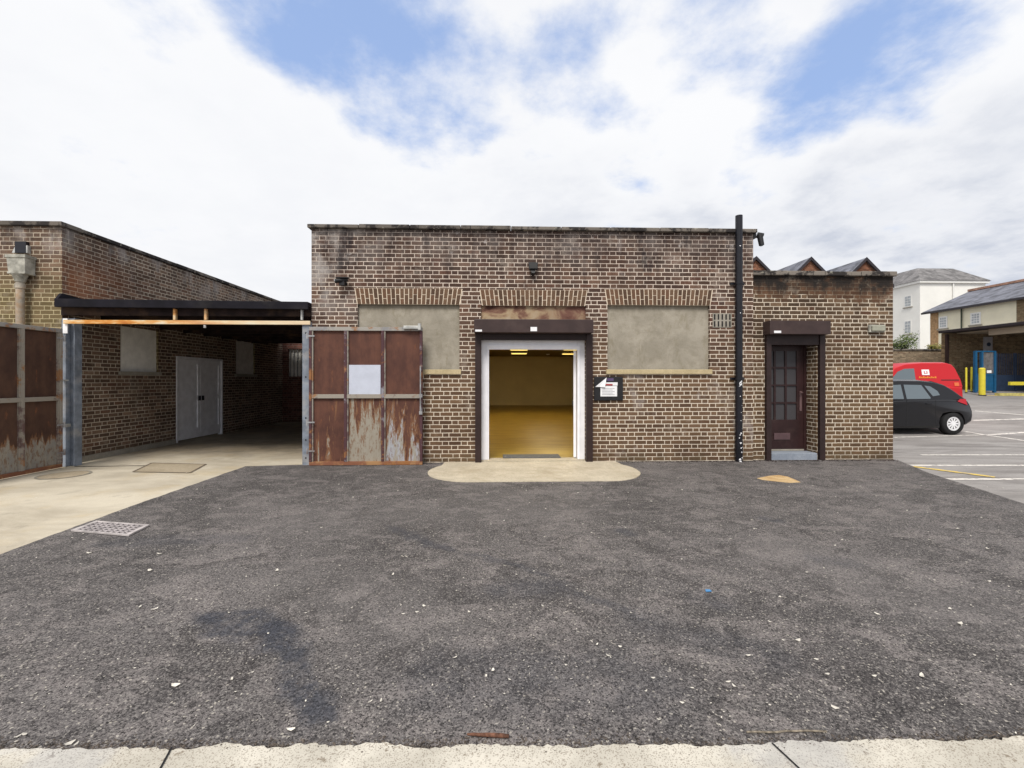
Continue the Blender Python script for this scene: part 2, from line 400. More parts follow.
def glass_mat(name, col):
    s = NT(name); P = s.pos()
    c = s.mix(s.sm(s.noise(P, 3., 5), .35,.65), tuple(k*.7 for k in col), col)
    return s.out(c, .12, spec=.6)
M['door_glass'] = flat('obscure_glass', (.055,.052,.056), .35, spec=.25)
M['house_glass'] = glass_mat('house_glass', (.42,.45,.47))
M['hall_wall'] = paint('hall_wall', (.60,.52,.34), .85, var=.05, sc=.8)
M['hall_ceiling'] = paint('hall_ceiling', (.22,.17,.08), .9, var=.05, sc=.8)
def hall_floor():
    s = NT('hall_floor'); P = s.pos()
    c = s.mix(s.sm(s.noise(s.scale(P,(.6,2.,1)), 2., 6), .3,.7), (.22,.14,.02), (.34,.23,.04))
    w = s.math('LESS_THAN', s.math('FRACT', s.math('MULTIPLY', s.sep(P)[1], 2.)), .03)
    c = s.mix(s.math('MULTIPLY', w, .25), c, (.15,.09,.02))
    return s.out(c, .38, spec=.35)
M['hall_floor'] = hall_floor()
def lampm(name, col, k):
    s = NT(name); return s.out((.8,.8,.8), .5, emit=col, es=k)
M['tube_light'] = lampm('tube_light', (1.,.70,.16), 1.3)
M['hall_fill'] = lampm('hall_fill', (1.,.79,.44), 20.)  # strong glow for the added unseen hall lights

def gate_mat(name, lo, hi, amt, grey=(.30,.28,.25), streak=3.2, tone=1.0):
    "oxide paint over bare metal: flaking between heights lo and hi"
    s = NT(name); tc = s.n('ShaderNodeTexCoord').outputs['Object']; x,y,z = s.sep(tc)
    v = s.noise(s.scale(tc, (3., 3., 1.6)), 1.6, 8, .65)
    red = s.mix(s.sm(v,.3,.7), (.070*tone,.029,.022), (.125*tone,.052,.034))
    rust = s.mix(s.sm(s.noise(s.scale(tc,(6,6,1.5)), 2.4, 6, .65), .60,.76), red, (.20,.075,.035))
    grain = s.math('LESS_THAN', s.math('FRACT', s.math('MULTIPLY', x, 9.)), .05)
    rust = s.mix(s.math('MULTIPLY', grain, .30), rust, (.06,.02,.016))
    p = s.noise(s.scale(tc, (streak, streak, .62)), 2.1, 9, .72, .5)
    hz = s.sm(z, hi, lo)
    f = s.sm(s.math('ADD', s.math('MULTIPLY', hz, amt), p), .69, .75)
    f2 = s.sm(s.math('ADD', s.math('MULTIPLY', hz, amt), p), .64, .69)
    pale = s.mix(s.sm(s.noise(s.scale(tc,(5,5,1.5)), 2.5, 6, .7), .4,.6), tuple(k*.85 for k in grey), (.31,.28,.23))
    pale = s.mix(s.math('MULTIPLY', s.sm(s.noise(s.scale(tc,(9,9,3)), 3.5, 6, .7), .5,.62), .7), pale, (.17,.085,.04))
    c = s.mix(f2, rust, (.20,.095,.045)); c = s.mix(f, c, pale)
    h = s.math('ADD', s.math('MULTIPLY', f, -1.), s.math('MULTIPLY', s.noise(tc, 25., 5), .5))
    return s.out(c, .72, nrm=s.bump(h, .4, .004), spec=.3)
M['gate_top'] = gate_mat('gate_paint_sound', -.1, 0., .0)
M['gate_worn_a'] = gate_mat('gate_paint_streaked', -.6, 3.0, .12, streak=5.)
M['gate_worn_b'] = gate_mat('gate_paint_peeled', -.1, 2.1, .37, grey=(.34,.30,.24), streak=5.5)
M['gate_worn_c'] = gate_mat('gate_paint_peeled_grey', -.9, 2.6, .31, grey=(.42,.43,.47), streak=4.)
M['gate_left_low'] = gate_mat('gate_paint_low_peel', 0.15, .85, .42, streak=5., tone=.8)
M['gate_left_top'] = gate_mat('gate_paint_dark', -.1, 0., .0, tone=.8)
def frame_mat(name, a, b, thr=.5):
    s = NT(name); tc = s.n('ShaderNodeTexCoord').outputs['Object']
    f = s.sm(s.noise(tc, 2.2, 8, .7), thr-.05, thr+.05)
    c = s.mix(f, a, b)
    c = s.mix(s.math('MULTIPLY', s.sm(s.noise(s.vmath('ADD',tc,(4,4,4)), 3.5, 7, .7), .55,.63), .8), c, (.30,.13,.04))
    return s.out(c, .7, nrm=s.bump(s.noise(tc, 30., 5), .4, .004), spec=.3)
M['gate_frame'] = frame_mat('gate_frame', (.075,.034,.040), (.25,.24,.27), .60)
M['gate_mid'] = frame_mat('gate_mid', (.13,.08,.075), (.30,.27,.23), .47)
M['gate_rail'] = frame_mat('gate_rail', (.24,.235,.24), (.33,.31,.28), .5)
M['gate_foot'] = frame_mat('gate_foot', (.36,.20,.09), (.22,.09,.05), .5)
def rust_bar():
    s = NT('rusty_bar'); P = s.pos()
    n = s.noise(s.scale(P,(1,1,4)), 1.8, 7, .65)
    c = s.ramp(n, [(.34,(.45,.15,.03)), (.46,(.62,.27,.06)), (.54,(.70,.46,.22)), (.64,(.72,.66,.52))])
    c = s.mix(s.math('MULTIPLY', s.sm(s.sep(P)[0], -6.2, -3.6), .75), c, (.70,.62,.46))
    return s.out(c, .7, nrm=s.bump(n, .3, .01))
M['rust_bar'] = rust_bar()

# ---- ground materials
def seg_mask(s, P, a, b, r0, r1, warp=.25, k=1.0):
    "soft mark round the line a-b on the ground"
    wv = s.vmath('SUBTRACT', s.noise(P, 1.6, 5, .6, out=1), (.5,.5,.5)); wv = s.scale(wv, (warp*2, warp*2, 0))
    p = s.vmath('ADD', P, wv); px, py, pz = s.sep(p)
    ax, ay = a; bx, by = b; L2 = (bx-ax)**2+(by-ay)**2+1e-9
    t = s.math('ADD', s.math('MULTIPLY', s.math('SUBTRACT', px, ax), (bx-ax)/L2), s.math('MULTIPLY', s.math('SUBTRACT', py, ay), (by-ay)/L2), clamp=True)
    dx = s.math('SUBTRACT', s.math('SUBTRACT', px, ax), s.math('MULTIPLY', t, bx-ax))
    dy = s.math('SUBTRACT', s.math('SUBTRACT', py, ay), s.math('MULTIPLY', t, by-ay))
    d = s.math('SQRT', s.math('ADD', s.math('MULTIPLY', dx, dx), s.math('MULTIPLY', dy, dy)))
    return s.math('MULTIPLY', s.sm(d, r1, r0), k)
def tarmac():
    s = NT('tarmac'); P = s.pos()
    v1 = s.voro(P, 125.); v2 = s.voro(P, 250.)
    r1 = s.sep(v1)[0]; r2 = s.sep(v2)[1]
    big = s.noise(P, .55, 6, .6, .5); med = s.noise(s.scale(s.vmath('ADD',P,(4,2,0)),(.8,1.25,1)), 3.0, 9, .72, .9)
    base = s.mix(s.sm(big,.34,.66), (.074,.067,.067), (.158,.143,.141))
    base = s.mix(s.math('MULTIPLY', s.sm(med,.47,.60), .70), base, (.255,.226,.218))
    base = s.mix(s.math('MULTIPLY', s.sm(s.noise(s.vmath('ADD',P,(1,7,0)), 2.4, 9, .75, 1.2), .52,.59), .70), base, (.038,.033,.034))
    hv = s.noise(P, 95., 4, .8)
    base = s.mix(s.math('MULTIPLY', s.sm(hv, .50, .70), .60), base, (.25,.228,.212))
    base = s.mix(s.math('MULTIPLY', s.sm(hv, .52, .30), .75), base, (.022,.021,.022))
    g = s.math('ADD', s.math('MULTIPLY', r1, .6), s.math('MULTIPLY', r2, .4))
    c = s.mix(s.sm(g, .46, .14), base, (.018,.016,.016))
    c = s.mix(s.math('MULTIPLY', s.sm(g, .62, .88), .60), c, (.36,.335,.31))
    c = s.mix(s.math('MULTIPLY', s.math('GREATER_THAN', s.sep(v1)[2], .985), .7), c, (.50,.46,.40))
    # fresh bitumen patch and scuffed marks
    marks = [(G(215,618),G(275,650),.05,.17,.35,.95),(G(280,648),G(322,715),.04,.15,.35,.85),
             (G(385,533),G(460,552),.02,.09,.30,.6),(G(475,556),G(550,580),.01,.07,.30,.45),(G(570,592),G(665,638),.02,.08,.30,.45),
             (G(110,545),G(240,540),.03,.22,.10,.4),(G(765,520),G(775,522),.02,.14,.08,.55),(G(622,532),G(628,535),.02,.12,.06,.55),
             (G(500,590),G(560,590),.03,.2,.1,.45),(G(815,560),G(850,565),.03,.16,.1,.45),(G(440,680),G(640,690),.1,.4,.2,.32),
             (G(640,625),G(770,660),.04,.25,.15,.3),(G(700,600),G(720,605),.02,.16,.06,.4)]
    acc = None
    for a,b,r0,r1_,w,k in marks:
        m = seg_mask(s, P, a, b, r0, r1_, w, k)
        acc = m if acc is None else s.math('MAXIMUM', acc, m)
    dark = s.mix(g, (.006,.007,.010), (.085,.090,.112))
    c = s.mix(s.math('MULTIPLY', acc, s.sm(s.noise(P, 7., 6, .75), .36, .56, .35, 1.)), c, dark)
    pale = seg_mask(s, P, G(560,505), G(330,520), .2, .9, .5, .22)
    pale = s.math('MAXIMUM', pale, seg_mask(s, P, G(300,580), G(420,620), .1, .6, .3, .20))
    pale = s.math('MAXIMUM', pale, seg_mask(s, P, G(790,560), G(930,600), .1, .7, .3, .22))
    c = s.mix(pale, c, (.185,.17,.165))
    h = s.math('ADD', s.math('MULTIPLY', g, 1.0), s.math('MULTIPLY', med, 2.2))
    h = s.math('ADD', h, s.math('MULTIPLY', big, 6.))
    return s.out(c, .82, nrm=s.bump(h, .75, .008), spec=.35)
M['tarmac'] = tarmac()
def old_asphalt():
    s = NT('old_asphalt'); P = s.pos()
    a = s.noise(s.scale(P,(.5,1.6,1)), .8, 8, .65, .6)
    c = s.mix(s.sm(a,.32,.68), (.25,.232,.22), (.38,.36,.345))
    c = s.mix(s.math('MULTIPLY', s.sm(s.noise(s.scale(s.vmath('ADD',P,(3,3,3)),(.4,2.,1)), 1.6, 8, .7), .5,.66), .5), c, (.12,.11,.105))
    g = s.voro(P, 140.)
    c = s.mix(s.math('MULTIPLY', s.sep(g)[0], .35), c, (.12,.11,.11))
    far = s.sm(s.sep(P)[1], 8., 11.)
    c = s.mix(s.math('MULTIPLY', far, .5), c, (.17,.165,.17))
    return s.out(c, .88, nrm=s.bump(s.sep(g)[1], .4, .004), spec=.3)
M['asphalt'] = old_asphalt()
def apron():
    s = NT('pale_concrete'); P = s.pos(); x,y,z = s.sep(P)
    a = s.noise(s.scale(P,(1,1.6,1)), .7, 8, .66, .5)
    c = s.mix(s.sm(a,.32,.68), (.42,.37,.29), (.63,.57,.46))
    c = s.mix(s.math('MULTIPLY', s.sm(s.noise(s.vmath('ADD',P,(8,1,1)), 1.4, 8, .7), .48,.68), .4), c, (.52,.40,.22))
    c = s.mix(s.math('MULTIPLY', s.sm(s.noise(s.vmath('ADD',P,(1,6,1)), 2.2, 8, .72), .55,.68), .35), c, (.24,.21,.17))
    roof_shade = s.sm(s.math('ADD', y, s.math('MULTIPLY', s.noise(P, 1.3, 5), .8)), .5, 2.0)  # shade below the carport roof put into the concrete colour
    c = s.mix(s.math('MULTIPLY', roof_shade, .72), c, s.mix(s.sm(s.noise(P,1.8,7,.7),.4,.6), (.10,.08,.06), (.24,.19,.13)))
    g = s.voro(P, 190.)
    c = s.mix(s.math('MULTIPLY', s.sep(g)[0], .25), c, (.30,.25,.18))
    return s.out(c, .92, nrm=s.bump(s.sep(g)[1], .3, .004), spec=.2)
M['apron'] = apron()
M['pad'] = concrete('pad_concrete', (.60,.53,.41), (.47,.41,.31), 2.2, .16, (.34,.28,.19), .5)
def kerbm():
    s = NT('kerb_concrete'); P = s.pos()
    a = s.noise(P, 2.4, 8, .68, .5)
    c = s.mix(s.sm(a,.3,.7), (.44,.41,.35), (.64,.60,.52))
    g = s.voro(P, 260.); c = s.mix(s.math('MULTIPLY', s.math('GREATER_THAN', s.sep(g)[0], .82), .55), c, (.16,.12,.09))
    w = s.sm(s.noise(s.vmath('ADD',P,(3,3,3)), 22., 4, .7), .60,.68)
    c = s.mix(s.math('MULTIPLY', w, .7), c, (.17,.13,.09))
    b = s.sm(s.noise(s.vmath('ADD',P,(6,3,3)), 1.7, 5, .6), .55,.68)
    c = s.mix(s.math('MULTIPLY', b, .35), c, (.34,.35,.38))
    return s.out(c, .92, nrm=s.bump(a, .5, .02), spec=.2)
M['kerb'] = kerbm()
def linem(name, col):
    s = NT(name); P = s.pos()
    w = s.sm(s.noise(P, 9., 6, .7), .36,.52)
    return s.out(s.mix(w, (.27,.25,.24), col), .8)
M['line_white'] = linem('line_white', (.74,.70,.65)); M['line_yellow'] = linem('line_yellow', (.72,.52,.12))

# ------------------------------------------------------------------ ground
def sheet(name, poly, z, mat, jit=0.0, step=.12, skirt=.0, seed=1, lab=None):
    r = random.Random(seed); pts = []
    n = len(poly)
    for i in range(n):
        a, b = Vector(poly[i]+(0,)) if len(poly[i])==2 else Vector(poly[i]), Vector(poly[(i+1)%n]+(0,))
        L = (b-a).length; k = max(1, min(160, int(L/step))) if jit else 1
        nn = Vector((-(b-a).y, (b-a).x, 0)).normalized()
        for j in range(k):
            p = a.lerp(b, j/k)
            if jit: p += nn*jit*(mnoise.noise(p*5+Vector((seed,0,0)))*1.3+r.uniform(-.35,.35))
            pts.append((p.x, p.y))
    m = MB(); m.prism(pts, 'z', z-skirt-.001, z)
    return m.build(name, mat, kind='structure')

xs = [-400,-60,-20,-9,7.6,9.2,14,20,30,45,60,90,400]; ys = [-200,-20,-9,0,3.75,8,13.45,30,60,110,400]
g = MB(); vs = [(x,y,hgt(x,y)) for y in ys for x in xs]; nx = len(xs)
g.add(vs, [(j*nx+i, j*nx+i+1, (j+1)*nx+i+1, (j+1)*nx+i) for j in range(len(ys)-1) for i in range(nx-1)])
g.build('ground', M['asphalt'], kind='structure')

kl = [G(-60,756), G(120,753), G(300,749.5), G(400,750), G(512,752), G(640,751), G(760,748.5), G(860,747), G(1024,740), G(1120,736)]
kerbY = [p for p in kl]
# concrete apron on the left, running under the carport
ap = [G(-160,612), G(0,556), G(120,511.5), G(245,467.2), (fx(311),-.10), (fx(311),.0), (fx(311)-.01, 9.0), (-7.9, 9.0), (-16, 9.0), (-16,-6)]
sheet('concrete_apron', ap, .006, M['apron'], seed=3)
# tarmac yard
RX = fx(893)
ty = [G(245,467.2), G(120,511.5), G(0,556), G(-160,612), (-9,-6.0)] + kerbY + \
     [(3.2,-6.0), G(1090,528), G(1024,505), G(985,492), G(950,481), G(925,472.5), G(905,464), (RX+.02,-.12), (RX,0.06), (fx(311),.0), (fx(311),-.10)]
sheet('tarmac_yard', ty, .016, M['tarmac'], .012, .05, .014, 5)
sheet('path', kerbY+[(3.6,-7.2),(3.6,-9.4),(-3.6,-9.4),(-3.6,-7.0)][::1], .020, M['kerb'], .020, .02, .02, 9)
# joints of the path
for a, b in ((G(172,752.5), G(152,790)), (G(772,748.5), G(800,775))):
    d = Vector((b[0]-a[0], b[1]-a[1], 0)); n_ = Vector((-d.y,d.x,0)).normalized()*.004
    m = MB(); A, B = Vector((a[0],a[1],.0235)), Vector((b[0],b[1],.0235))
    m.quad(A-n_, B-n_, B+n_, A+n_).build('path_joint', M['rubber'], kind='structure')
# rounded pad before the double door
a0, b0, yb = fx(428), fx(640), G(533,482.5)[1]
pl = [(fx(447),.0)]
def arcp(c, r, t0, t1, n=10): return [(c[0]+r[0]*math.cos(R(t0+(t1-t0)*i/n)), c[1]+r[1]*math.sin(R(t0+(t1-t0)*i/n))) for i in range(n+1)]
xa, xb = G(428,473)[0], G(640,473)[0]
pad = [(xa+.18,0.0)]+arcp((xa+.72, yb*.52), (.72,-yb*.5), 180-38, 270, 12)+arcp((xb-.62, yb*.52), (.62,-yb*.5), -90, 38, 12)+[(xb-.16,0.0)]
pad2 = []
for i in range(len(pad)):
    A_, B_ = Vector((*pad[i],0)), Vector((*pad[(i+1)%len(pad)],0)); k_ = max(1,int((B_-A_).length/.03))
    for q_ in range(k_):
        p_ = A_.lerp(B_,q_/k_); jn = 0 if p_.y>-.01 else .010; pad2.append((p_.x+jn*mnoise.noise(p_*9), p_.y+jn*mnoise.noise(p_*11+Vector((5,5,0)))+(rnd.uniform(-.004,.004) if jn else 0)))
m = MB(); m.prism(pad2, 'z', .0, .026); m.build('concrete_pad', M['pad'], kind='structure')

def mark(pts, w, mat, name='road_marking'):
    m = MB()
    for (a, b) in zip(pts[:-1], pts[1:]):
        A, B = Vector((a[0],a[1],0)), Vector((b[0],b[1],0)); d = B-A; n_ = Vector((-d.y,d.x,0)).normalized()*w/2
        k = max(1, int(d.length/.25))
        for i in range(k):
            P0, P1 = A+d*i/k, A+d*(i+1)/k
            q = [P0-n_, P1-n_, P1+n_, P0+n_]
            m.add([(v.x, v.y, hgt(v.x, v.y)+.004) for v in q], [(0,1,2,3)])
    return m.build(name, mat, kind='structure', fix=False)
def GH(px, py):
    z = 0.
    for _ in range(40):
        p = G(px, py, z); z = z*.5+.5*min(hgt(*p), 1.2)
    return p
mark([G(911,465.5), G(1300,465.5)], .10, M['line_white'])
mark([G(948,479.3), G(1300,479.3)], .10, M['line_white'])
mark([G(921,455), G(1300,455)], .09, M['line_white'])
mark([G(893,437.5), G(925,436.5), G(985,435), G(1200,426)], .10, M['line_white'])
mark([G(985,435), G(1040,443)], .12, M['line_white'])
mark([G(965,433), G(985,435)], .12, M['line_white'])
m_ = mark([G(913,466.8), G(995,477.5)], .12, M['line_yellow']); m_.location.z = .004
mark([GH(975,411), GH(1060,418)], .12, M['line_white'])
mark([GH(972,420.5), GH(1060,418)], .12, M['line_white'])
mark([GH(976,395), GH(1100,397)], .12, M['line_yellow'])

# ------------------------------------------------------------------ main building
X0, X1 = fx(311.5), fx(753.2)
ZT = fz(530, 231.2)       # top of brickwork
YB = 17.6
bld = thing('brick_building', 'long single storey brown brick building with an open double doorway and two blocked windows', 'building', (0,0,0))
def H(xa, xb, ya, yb): 
    xm = (xa+xb)/2
    return (fx(xa), fx(xb), fz(xm, yb), fz(xm, ya))
wl = H(357.5, 459.5, 304.2, 369.5); wr = H(607.5, 709.8, 305, 369.5); wd = H(481, 586, 305.6, 461)
wd = (wd[0], wd[1], -.1, wd[3])
m = MB()
wallgrid(m, X0, X1, -.1, ZT, [wl, wr, wd], 0.0, .30)
m.box(X0, X0+.3, .301, YB, -.1, ZT); m.box(X1-.3, X1, .301, YB, -.1, ZT); m.box(X0, X1, YB+.001, YB+.3, -.1, ZT)
m.build('wall', M['brick_main'], bld)
m = MB(); zc0, zc1 = ZT+.001, ZT+.068
nseg = 9; L = X1+.05-(X0-.05)
for i in range(nseg):
    a = X0-.05+L*i/nseg; b = X0-.05+L*(i+1)/nseg-.008; dz = rnd.uniform(-.006,.006)
    m.box(a, b, -.075+rnd.uniform(-.006,.006), .34, zc0, zc1+dz)
m.box(X0-.05, X0+.34, .345, YB+.33, zc0, zc1); m.box(X1-.34, X1+.05, .345, YB+.33, zc0, zc1)
m.box(X0+.345, X1-.345, YB-.04, YB+.33, zc0, zc1)
m.build('coping', M['coping'], bld, bevel=.012)
m = MB(); m.box(X0+.31, X1-.31, .31, YB-.01, 3.32, 3.5); m.build('roof', M['roof_felt'], bld)
for h in (wl, wr):
    m = MB(); m.box(h[0]-.02, h[1]+.02, .055, .2, h[2]-.02, h[3]+.02); m.build('window_infill', M['render'], bld, label='sandy cement render filling a blocked window')
    m = MB(); m.box(h[0]-.03, h[1]+.03, -.045, .054, h[2]-.085, h[2]+.0); m.build('window_sill', M['sill'], bld, bevel=.006)
def arch(h, zb):
    w = h[1]-h[0]; n = round(w/.0765); zt = zb+.285
    mb = MB(); mb.add([(h[0]-.01,-.004,zb),(h[1]+.01,-.004,zb),(h[1]+.055,-.004,zt),(h[0]-.055,-.004,zt),
                       (h[0]-.01,.02,zb),(h[1]+.01,.02,zb),(h[1]+.055,.02,zt),(h[0]-.055,.02,zt)],
                      [(0,1,2,3),(0,4,5,1),(3,2,6,7),(0,3,7,4),(1,5,6,2)])
    ob = mb.build('arch_mortar', M['mortar'], bld)
    br = MB()
    for i in range(n):
        def X(t, z):
            k = (z-zb)/(zt-zb); a = h[0]-.045*k; b = h[1]+.045*k; return a+(b-a)*t
        t0, t1 = i/n, (i+1)/n; g_ = .0075/w
        spl = .62 if i%2 else .36
        zs = zb+(zt-zb)*spl
        for za, zb_ in ((zb+.004, zs-.006), (zs+.006, zt-.004)):
            y0 = -.009+rnd.uniform(-.002,.002)
            br.hexa([(X(t0+g_,za),y0,za),(X(t1-g_,za),y0,za),(X(t1-g_,za),.015,za),(X(t0+g_,za),.015,za),
                     (X(t0+g_,zb_),y0,zb_),(X(t1-g_,zb_),y0,zb_),(X(t1-g_,zb_),.015,zb_),(X(t0+g_,zb_),.015,zb_)])
    br.build('brick_arch', M['arch_brick'], bld, label='flat arch of upright bricks over an opening')
arch(wl, wl[3]-.003); arch(wr, wr[3]-.003)
hd_ = (fx(482.5), fx(584.5)); arch((hd_[0], hd_[1]), wd[3]-.003)
zl0 = fz(533, 334)
m = MB(); m.box(wd[0], wd[1], .045, .299, zl0, wd[3]); m.build('lintel', M['lintel'], bld, label='rust and lime stained concrete lintel above the shutter')
# air brick
v0, v1 = fx(712.5), fx(731.5); z0, z1 = fz(722,327.5), fz(722,313.5)
m = MB(); m.box(v0, v1, -.008, .01, z0, z1)
av = m.build('air_vent', M['sill_grey'], bld)
m = MB()
for i in range(5):
    for k in range(2):
        cx = v0+(v1-v0)*(i+.5)/5; cz = z0+(z1-z0)*(k+.5)/2; m.box(cx-.013, cx+.013, -.012, -.0075, cz-.05, cz+.05)
m.build('slot', M['dark_void'], av)
# hall interior
hx0, hx1, hy1, hz1 = X0+.31, X1-.31, YB-.02, 2.86
m = MB(); m.box(hx0, hx1, .31, hy1, -.05, .045); m.build('floor', M['hall_floor'], bld)
m = MB(); m.box(wd[0]+.01, wd[1]-.01, .02, .309, -.05, .042); m.build('threshold', M['pad'], bld)
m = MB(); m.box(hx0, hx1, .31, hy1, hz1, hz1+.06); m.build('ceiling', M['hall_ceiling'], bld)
m = MB(); m.box(hx0, hx0+.02, .31, hy1, .046, hz1-.001); m.box(hx1-.02, hx1, .31, hy1, .046, hz1-.001)
m.box(hx0+.021, hx1-.021, hy1-.02, hy1, .046, hz1-.001)
m.box(hx0+.021, wd[0]-.01, .302, .32, .046, hz1-.001); m.box(wd[1]+.01, hx1-.021, .302, .32, .046, hz1-.001)
m.build('inner_wall', M['hall_wall'], bld)
m = MB(); m.box(hx0+.03, hx1-.03, hy1-.045, hy1-.021, .046, .17); m.build('skirting', M['hall_wall'], bld)
m = MB(); yb_ = hy1-.03; xa_, xb_ = fx(497,yb_), fx(530,yb_)
m.box(xa_, xb_, yb_-.02, yb_, 1.62, 1.70); m.box(xa_-.3, xb_+.3, yb_-.02, yb_, .95, .98)
m.build('dado_rail', M['hall_wall'], bld)
# door frame and open leaves
fy0, fy1 = .10, .20
m = MB(); zt = fz(533, 340.2, .1); fo = (fx(481.2,.1)+.0, fx(586,.1)-.0); fi = (fx(489,.1), fx(577.5,.1)); zi = fz(533,349.5,.1)
m.box(wd[0]+.002, fi[0], fy0, fy1, .043, zt); m.box(fi[1], wd[1]-.002, fy0, fy1, .043, zt); m.box(fi[0], fi[1], fy0, fy1, zi, zt)
fr = m.build('door_frame', M['white_pvc'], bld, bevel=.006)
m = MB(); m.box(fi[0]-.03, fi[1]+.03, fy0-.018, fy0-.001, zi+.05, zi+.075); m.box(fi[0]-.045, fi[0]-.03, fy0-.018, fy0-.001, .05, zi+.075); m.box(fi[1]+.03, fi[1]+.045, fy0-.018, fy0-.001, .05, zi+.075)
m.build('frame_bead', M['white_pvc'], fr)
for sgn, xh in ((1, fi[0]), (-1, fi[1])):
    dr = MB(); xd = xh+sgn*(.004 if sgn<0 else -.062)
    y0, y1 = .22, 1.08
    wallgrid(dr, y0, y1, .06, zi-.01, [(y0+.1, y1-.1, .75, zi-.13)], xd, xd+sgn*.05, 'x')
    kk = .19 if sgn<0 else -.13
    def sl_(mb):
        mb.v = [(v[0]+kk*(v[1]-y0), v[1], v[2]) for v in mb.v]; return mb
    sl_(dr)
    o = dr.build('door', M['white_pvc'], bld, label='white framed glazed door leaf swung open into the hall')
    gl = MB(); gl.box(xd+sgn*.02, xd+sgn*.03, y0+.1, y1-.1, .75, zi-.13); sl_(gl).build('door_glass', M['door_glass'], o)
    hn = MB(); hn.box(xd+sgn*.05, xd+sgn*.09, y1-.1, y1-.03, .98, 1.08); sl_(hn).build('handle', M['chrome'], o)
ceil_g = 'ceiling lights in the brown brick hall'
for (pxx, pyy, wpx) in ((519,353.5,15),(570,353.8,15),(519,349.7,17),(572,349.4,16)):
    d = (hz1-.05-CH)*F/(HY-pyy); Y = CY+d; cx = fx(pxx, Y); w = wpx*d/F/2
    t = thing('ceiling_light', {519:'left', 570:'right', 572:'right'}[pxx]+' glowing yellow strip light on the hall ceiling, '+('nearer the doorway' if pyy<352 else 'nearer the rear wall'), 'ceiling light', (cx, Y, hz1), ceil_g)
    m = MB(); m.box(cx-w-.03, cx+w+.03, Y-.16, Y+.16, hz1-.045, hz1-.002); m.build('housing', M['white_pvc'], t)
    m = MB(); m.box(cx-w, cx+w, Y-.13, Y+.13, hz1-.075, hz1-.046); m.build('diffuser', M['tube_light'], t)
for k_, yl in enumerate((2.2, 4.9, 7.6, 10.2)):  # added lights out of view, there to brighten the hall
    for xl, sd__ in ((-1.3,'left'),(1.9,'right')):
        t = thing('ceiling_light', 'lit strip light on the hall ceiling, %s row, %s from the doorway' % (sd__, ('first','second','third','fourth')[k_]), 'ceiling light', (xl, yl, hz1), ceil_g)
        m = MB(); m.box(xl-.63, xl+.63, yl-.16, yl+.16, hz1-.045, hz1-.002); m.build('housing', M['white_pvc'], t)
        m = MB(); m.box(xl-.6, xl+.6, yl-.13, yl+.13, hz1-.075, hz1-.046); m.build('diffuser', M['hall_fill'], t)
m = MB(); cx = fx(548, 15.); m.cyl((cx,15.,hz1-.002),(cx,15.,hz1-.05),.11,.07)
m.build('smoke_alarm', M['white_pvc'], label='small white round alarm on the hall ceiling between the strip lights', cat='alarm')
m = MB(); m.box(fx(503,.35), fx(560,.35), .24, .60, .046, .058); m.build('doormat', M['mat'], label='dark grey doormat lying just inside the white door frame', cat='doormat')

# roller shutter over the double door
sh = thing('roller_shutter', 'wide dark brown roller shutter raised above the white framed double doorway', 'roller shutter', (fx(533),0,0))
pr = .27
bx0, bx1 = fx(474,-pr), fx(593.5,-pr); bz0, bz1 = fz(533,332.6,-pr), fz(533,319.2,-pr)
m = MB(); m.box(bx0, bx1, -pr, -.001, bz0, bz1); sb = m.build('shutter_box', M['brown_steel'], sh, bevel=.008)
m = MB(); m.box(fx(475.3), fx(481.4), -.075, -.002, .02, bz0-.001); m.build('guide_rail', M['rail_brown'], sh, bevel=.004)
m = MB(); m.box(fx(585.6), fx(592), -.075, -.002, .02, bz0-.001); m.build('guide_rail', M['rail_brown'], sh, bevel=.004)
m = MB(); m.box(fx(481.6), fx(585.4), -.055, -.02, fz(533,340.5), bz0-.001)
for k in range(3): m.box(fx(481.8), fx(585.2), -.062, -.0555, fz(533,340.5)+.01+k*.035, fz(533,340.5)+.03+k*.035)
m.build('curtain', M['rail_brown'], sh)
m = MB(); m.box(fx(530.5,-pr), fx(537,-pr), -pr-.006, -pr-.001, fz(533,331.2,-pr), fz(533,327.0,-pr)); pl_ = m.build('plate', M['paper'], sb)
m = MB(); m.box(fx(475.3,-pr), fx(482,-pr), -pr-.005, -pr-.001, fz(480,331.6,-pr), fz(480,329.6,-pr)); m.build('sticker', M['paper'], sb)

# ------------------------------------------------------------------ annex
AX1 = fx(893, .08); AY = .08; AZ = fz(823, 276.2, AY)
an = thing('brick_annex', 'lower brown brick annex with a recessed brown door, dark stained band below its coping', 'building', (X1+.02,AY,0))
dh = (fx(769,AY), fx(816.5,AY), -.1, fz(793,342,AY))
m = MB(); wallgrid(m, X1+.002, AX1, -.1, AZ, [dh], AY, AY+.29)
m.box(AX1-.28, AX1, AY+.291, 9.6, -.1, AZ); m.box(X1+.002, AX1, 9.601, 9.9, -.1, AZ)
m.build('wall', M['brick_annex'], an)
m = MB(); m.box(X1+.002, AX1-.29, AY+.3, 9.6, AZ-.4, AZ-.2); m.build('roof', M['roof_felt'], an)
m = MB(); n = 4; Lx = AX1+.04-X1-.003
for i in range(n): m.box(X1+.003+Lx*i/n, X1+.003+Lx*(i+1)/n-.008, AY-.06, AY+.33, AZ+.001, AZ+.085+rnd.uniform(-.006,.006))
m.box(AX1-.3, AX1+.04, AY+.335, 9.9, AZ+.001, AZ+.085)
m.build('coping', M['coping'], an, bevel=.012)
dy = AY+.235
m = MB(); dz1 = fz(790,346,dy)
m.box(dh[0]+.001, dh[1]-.001, AY+.02, AY+.28, dz1+.0, dh[3]-.001)
m.build('door_head', M['brown_door'], an)
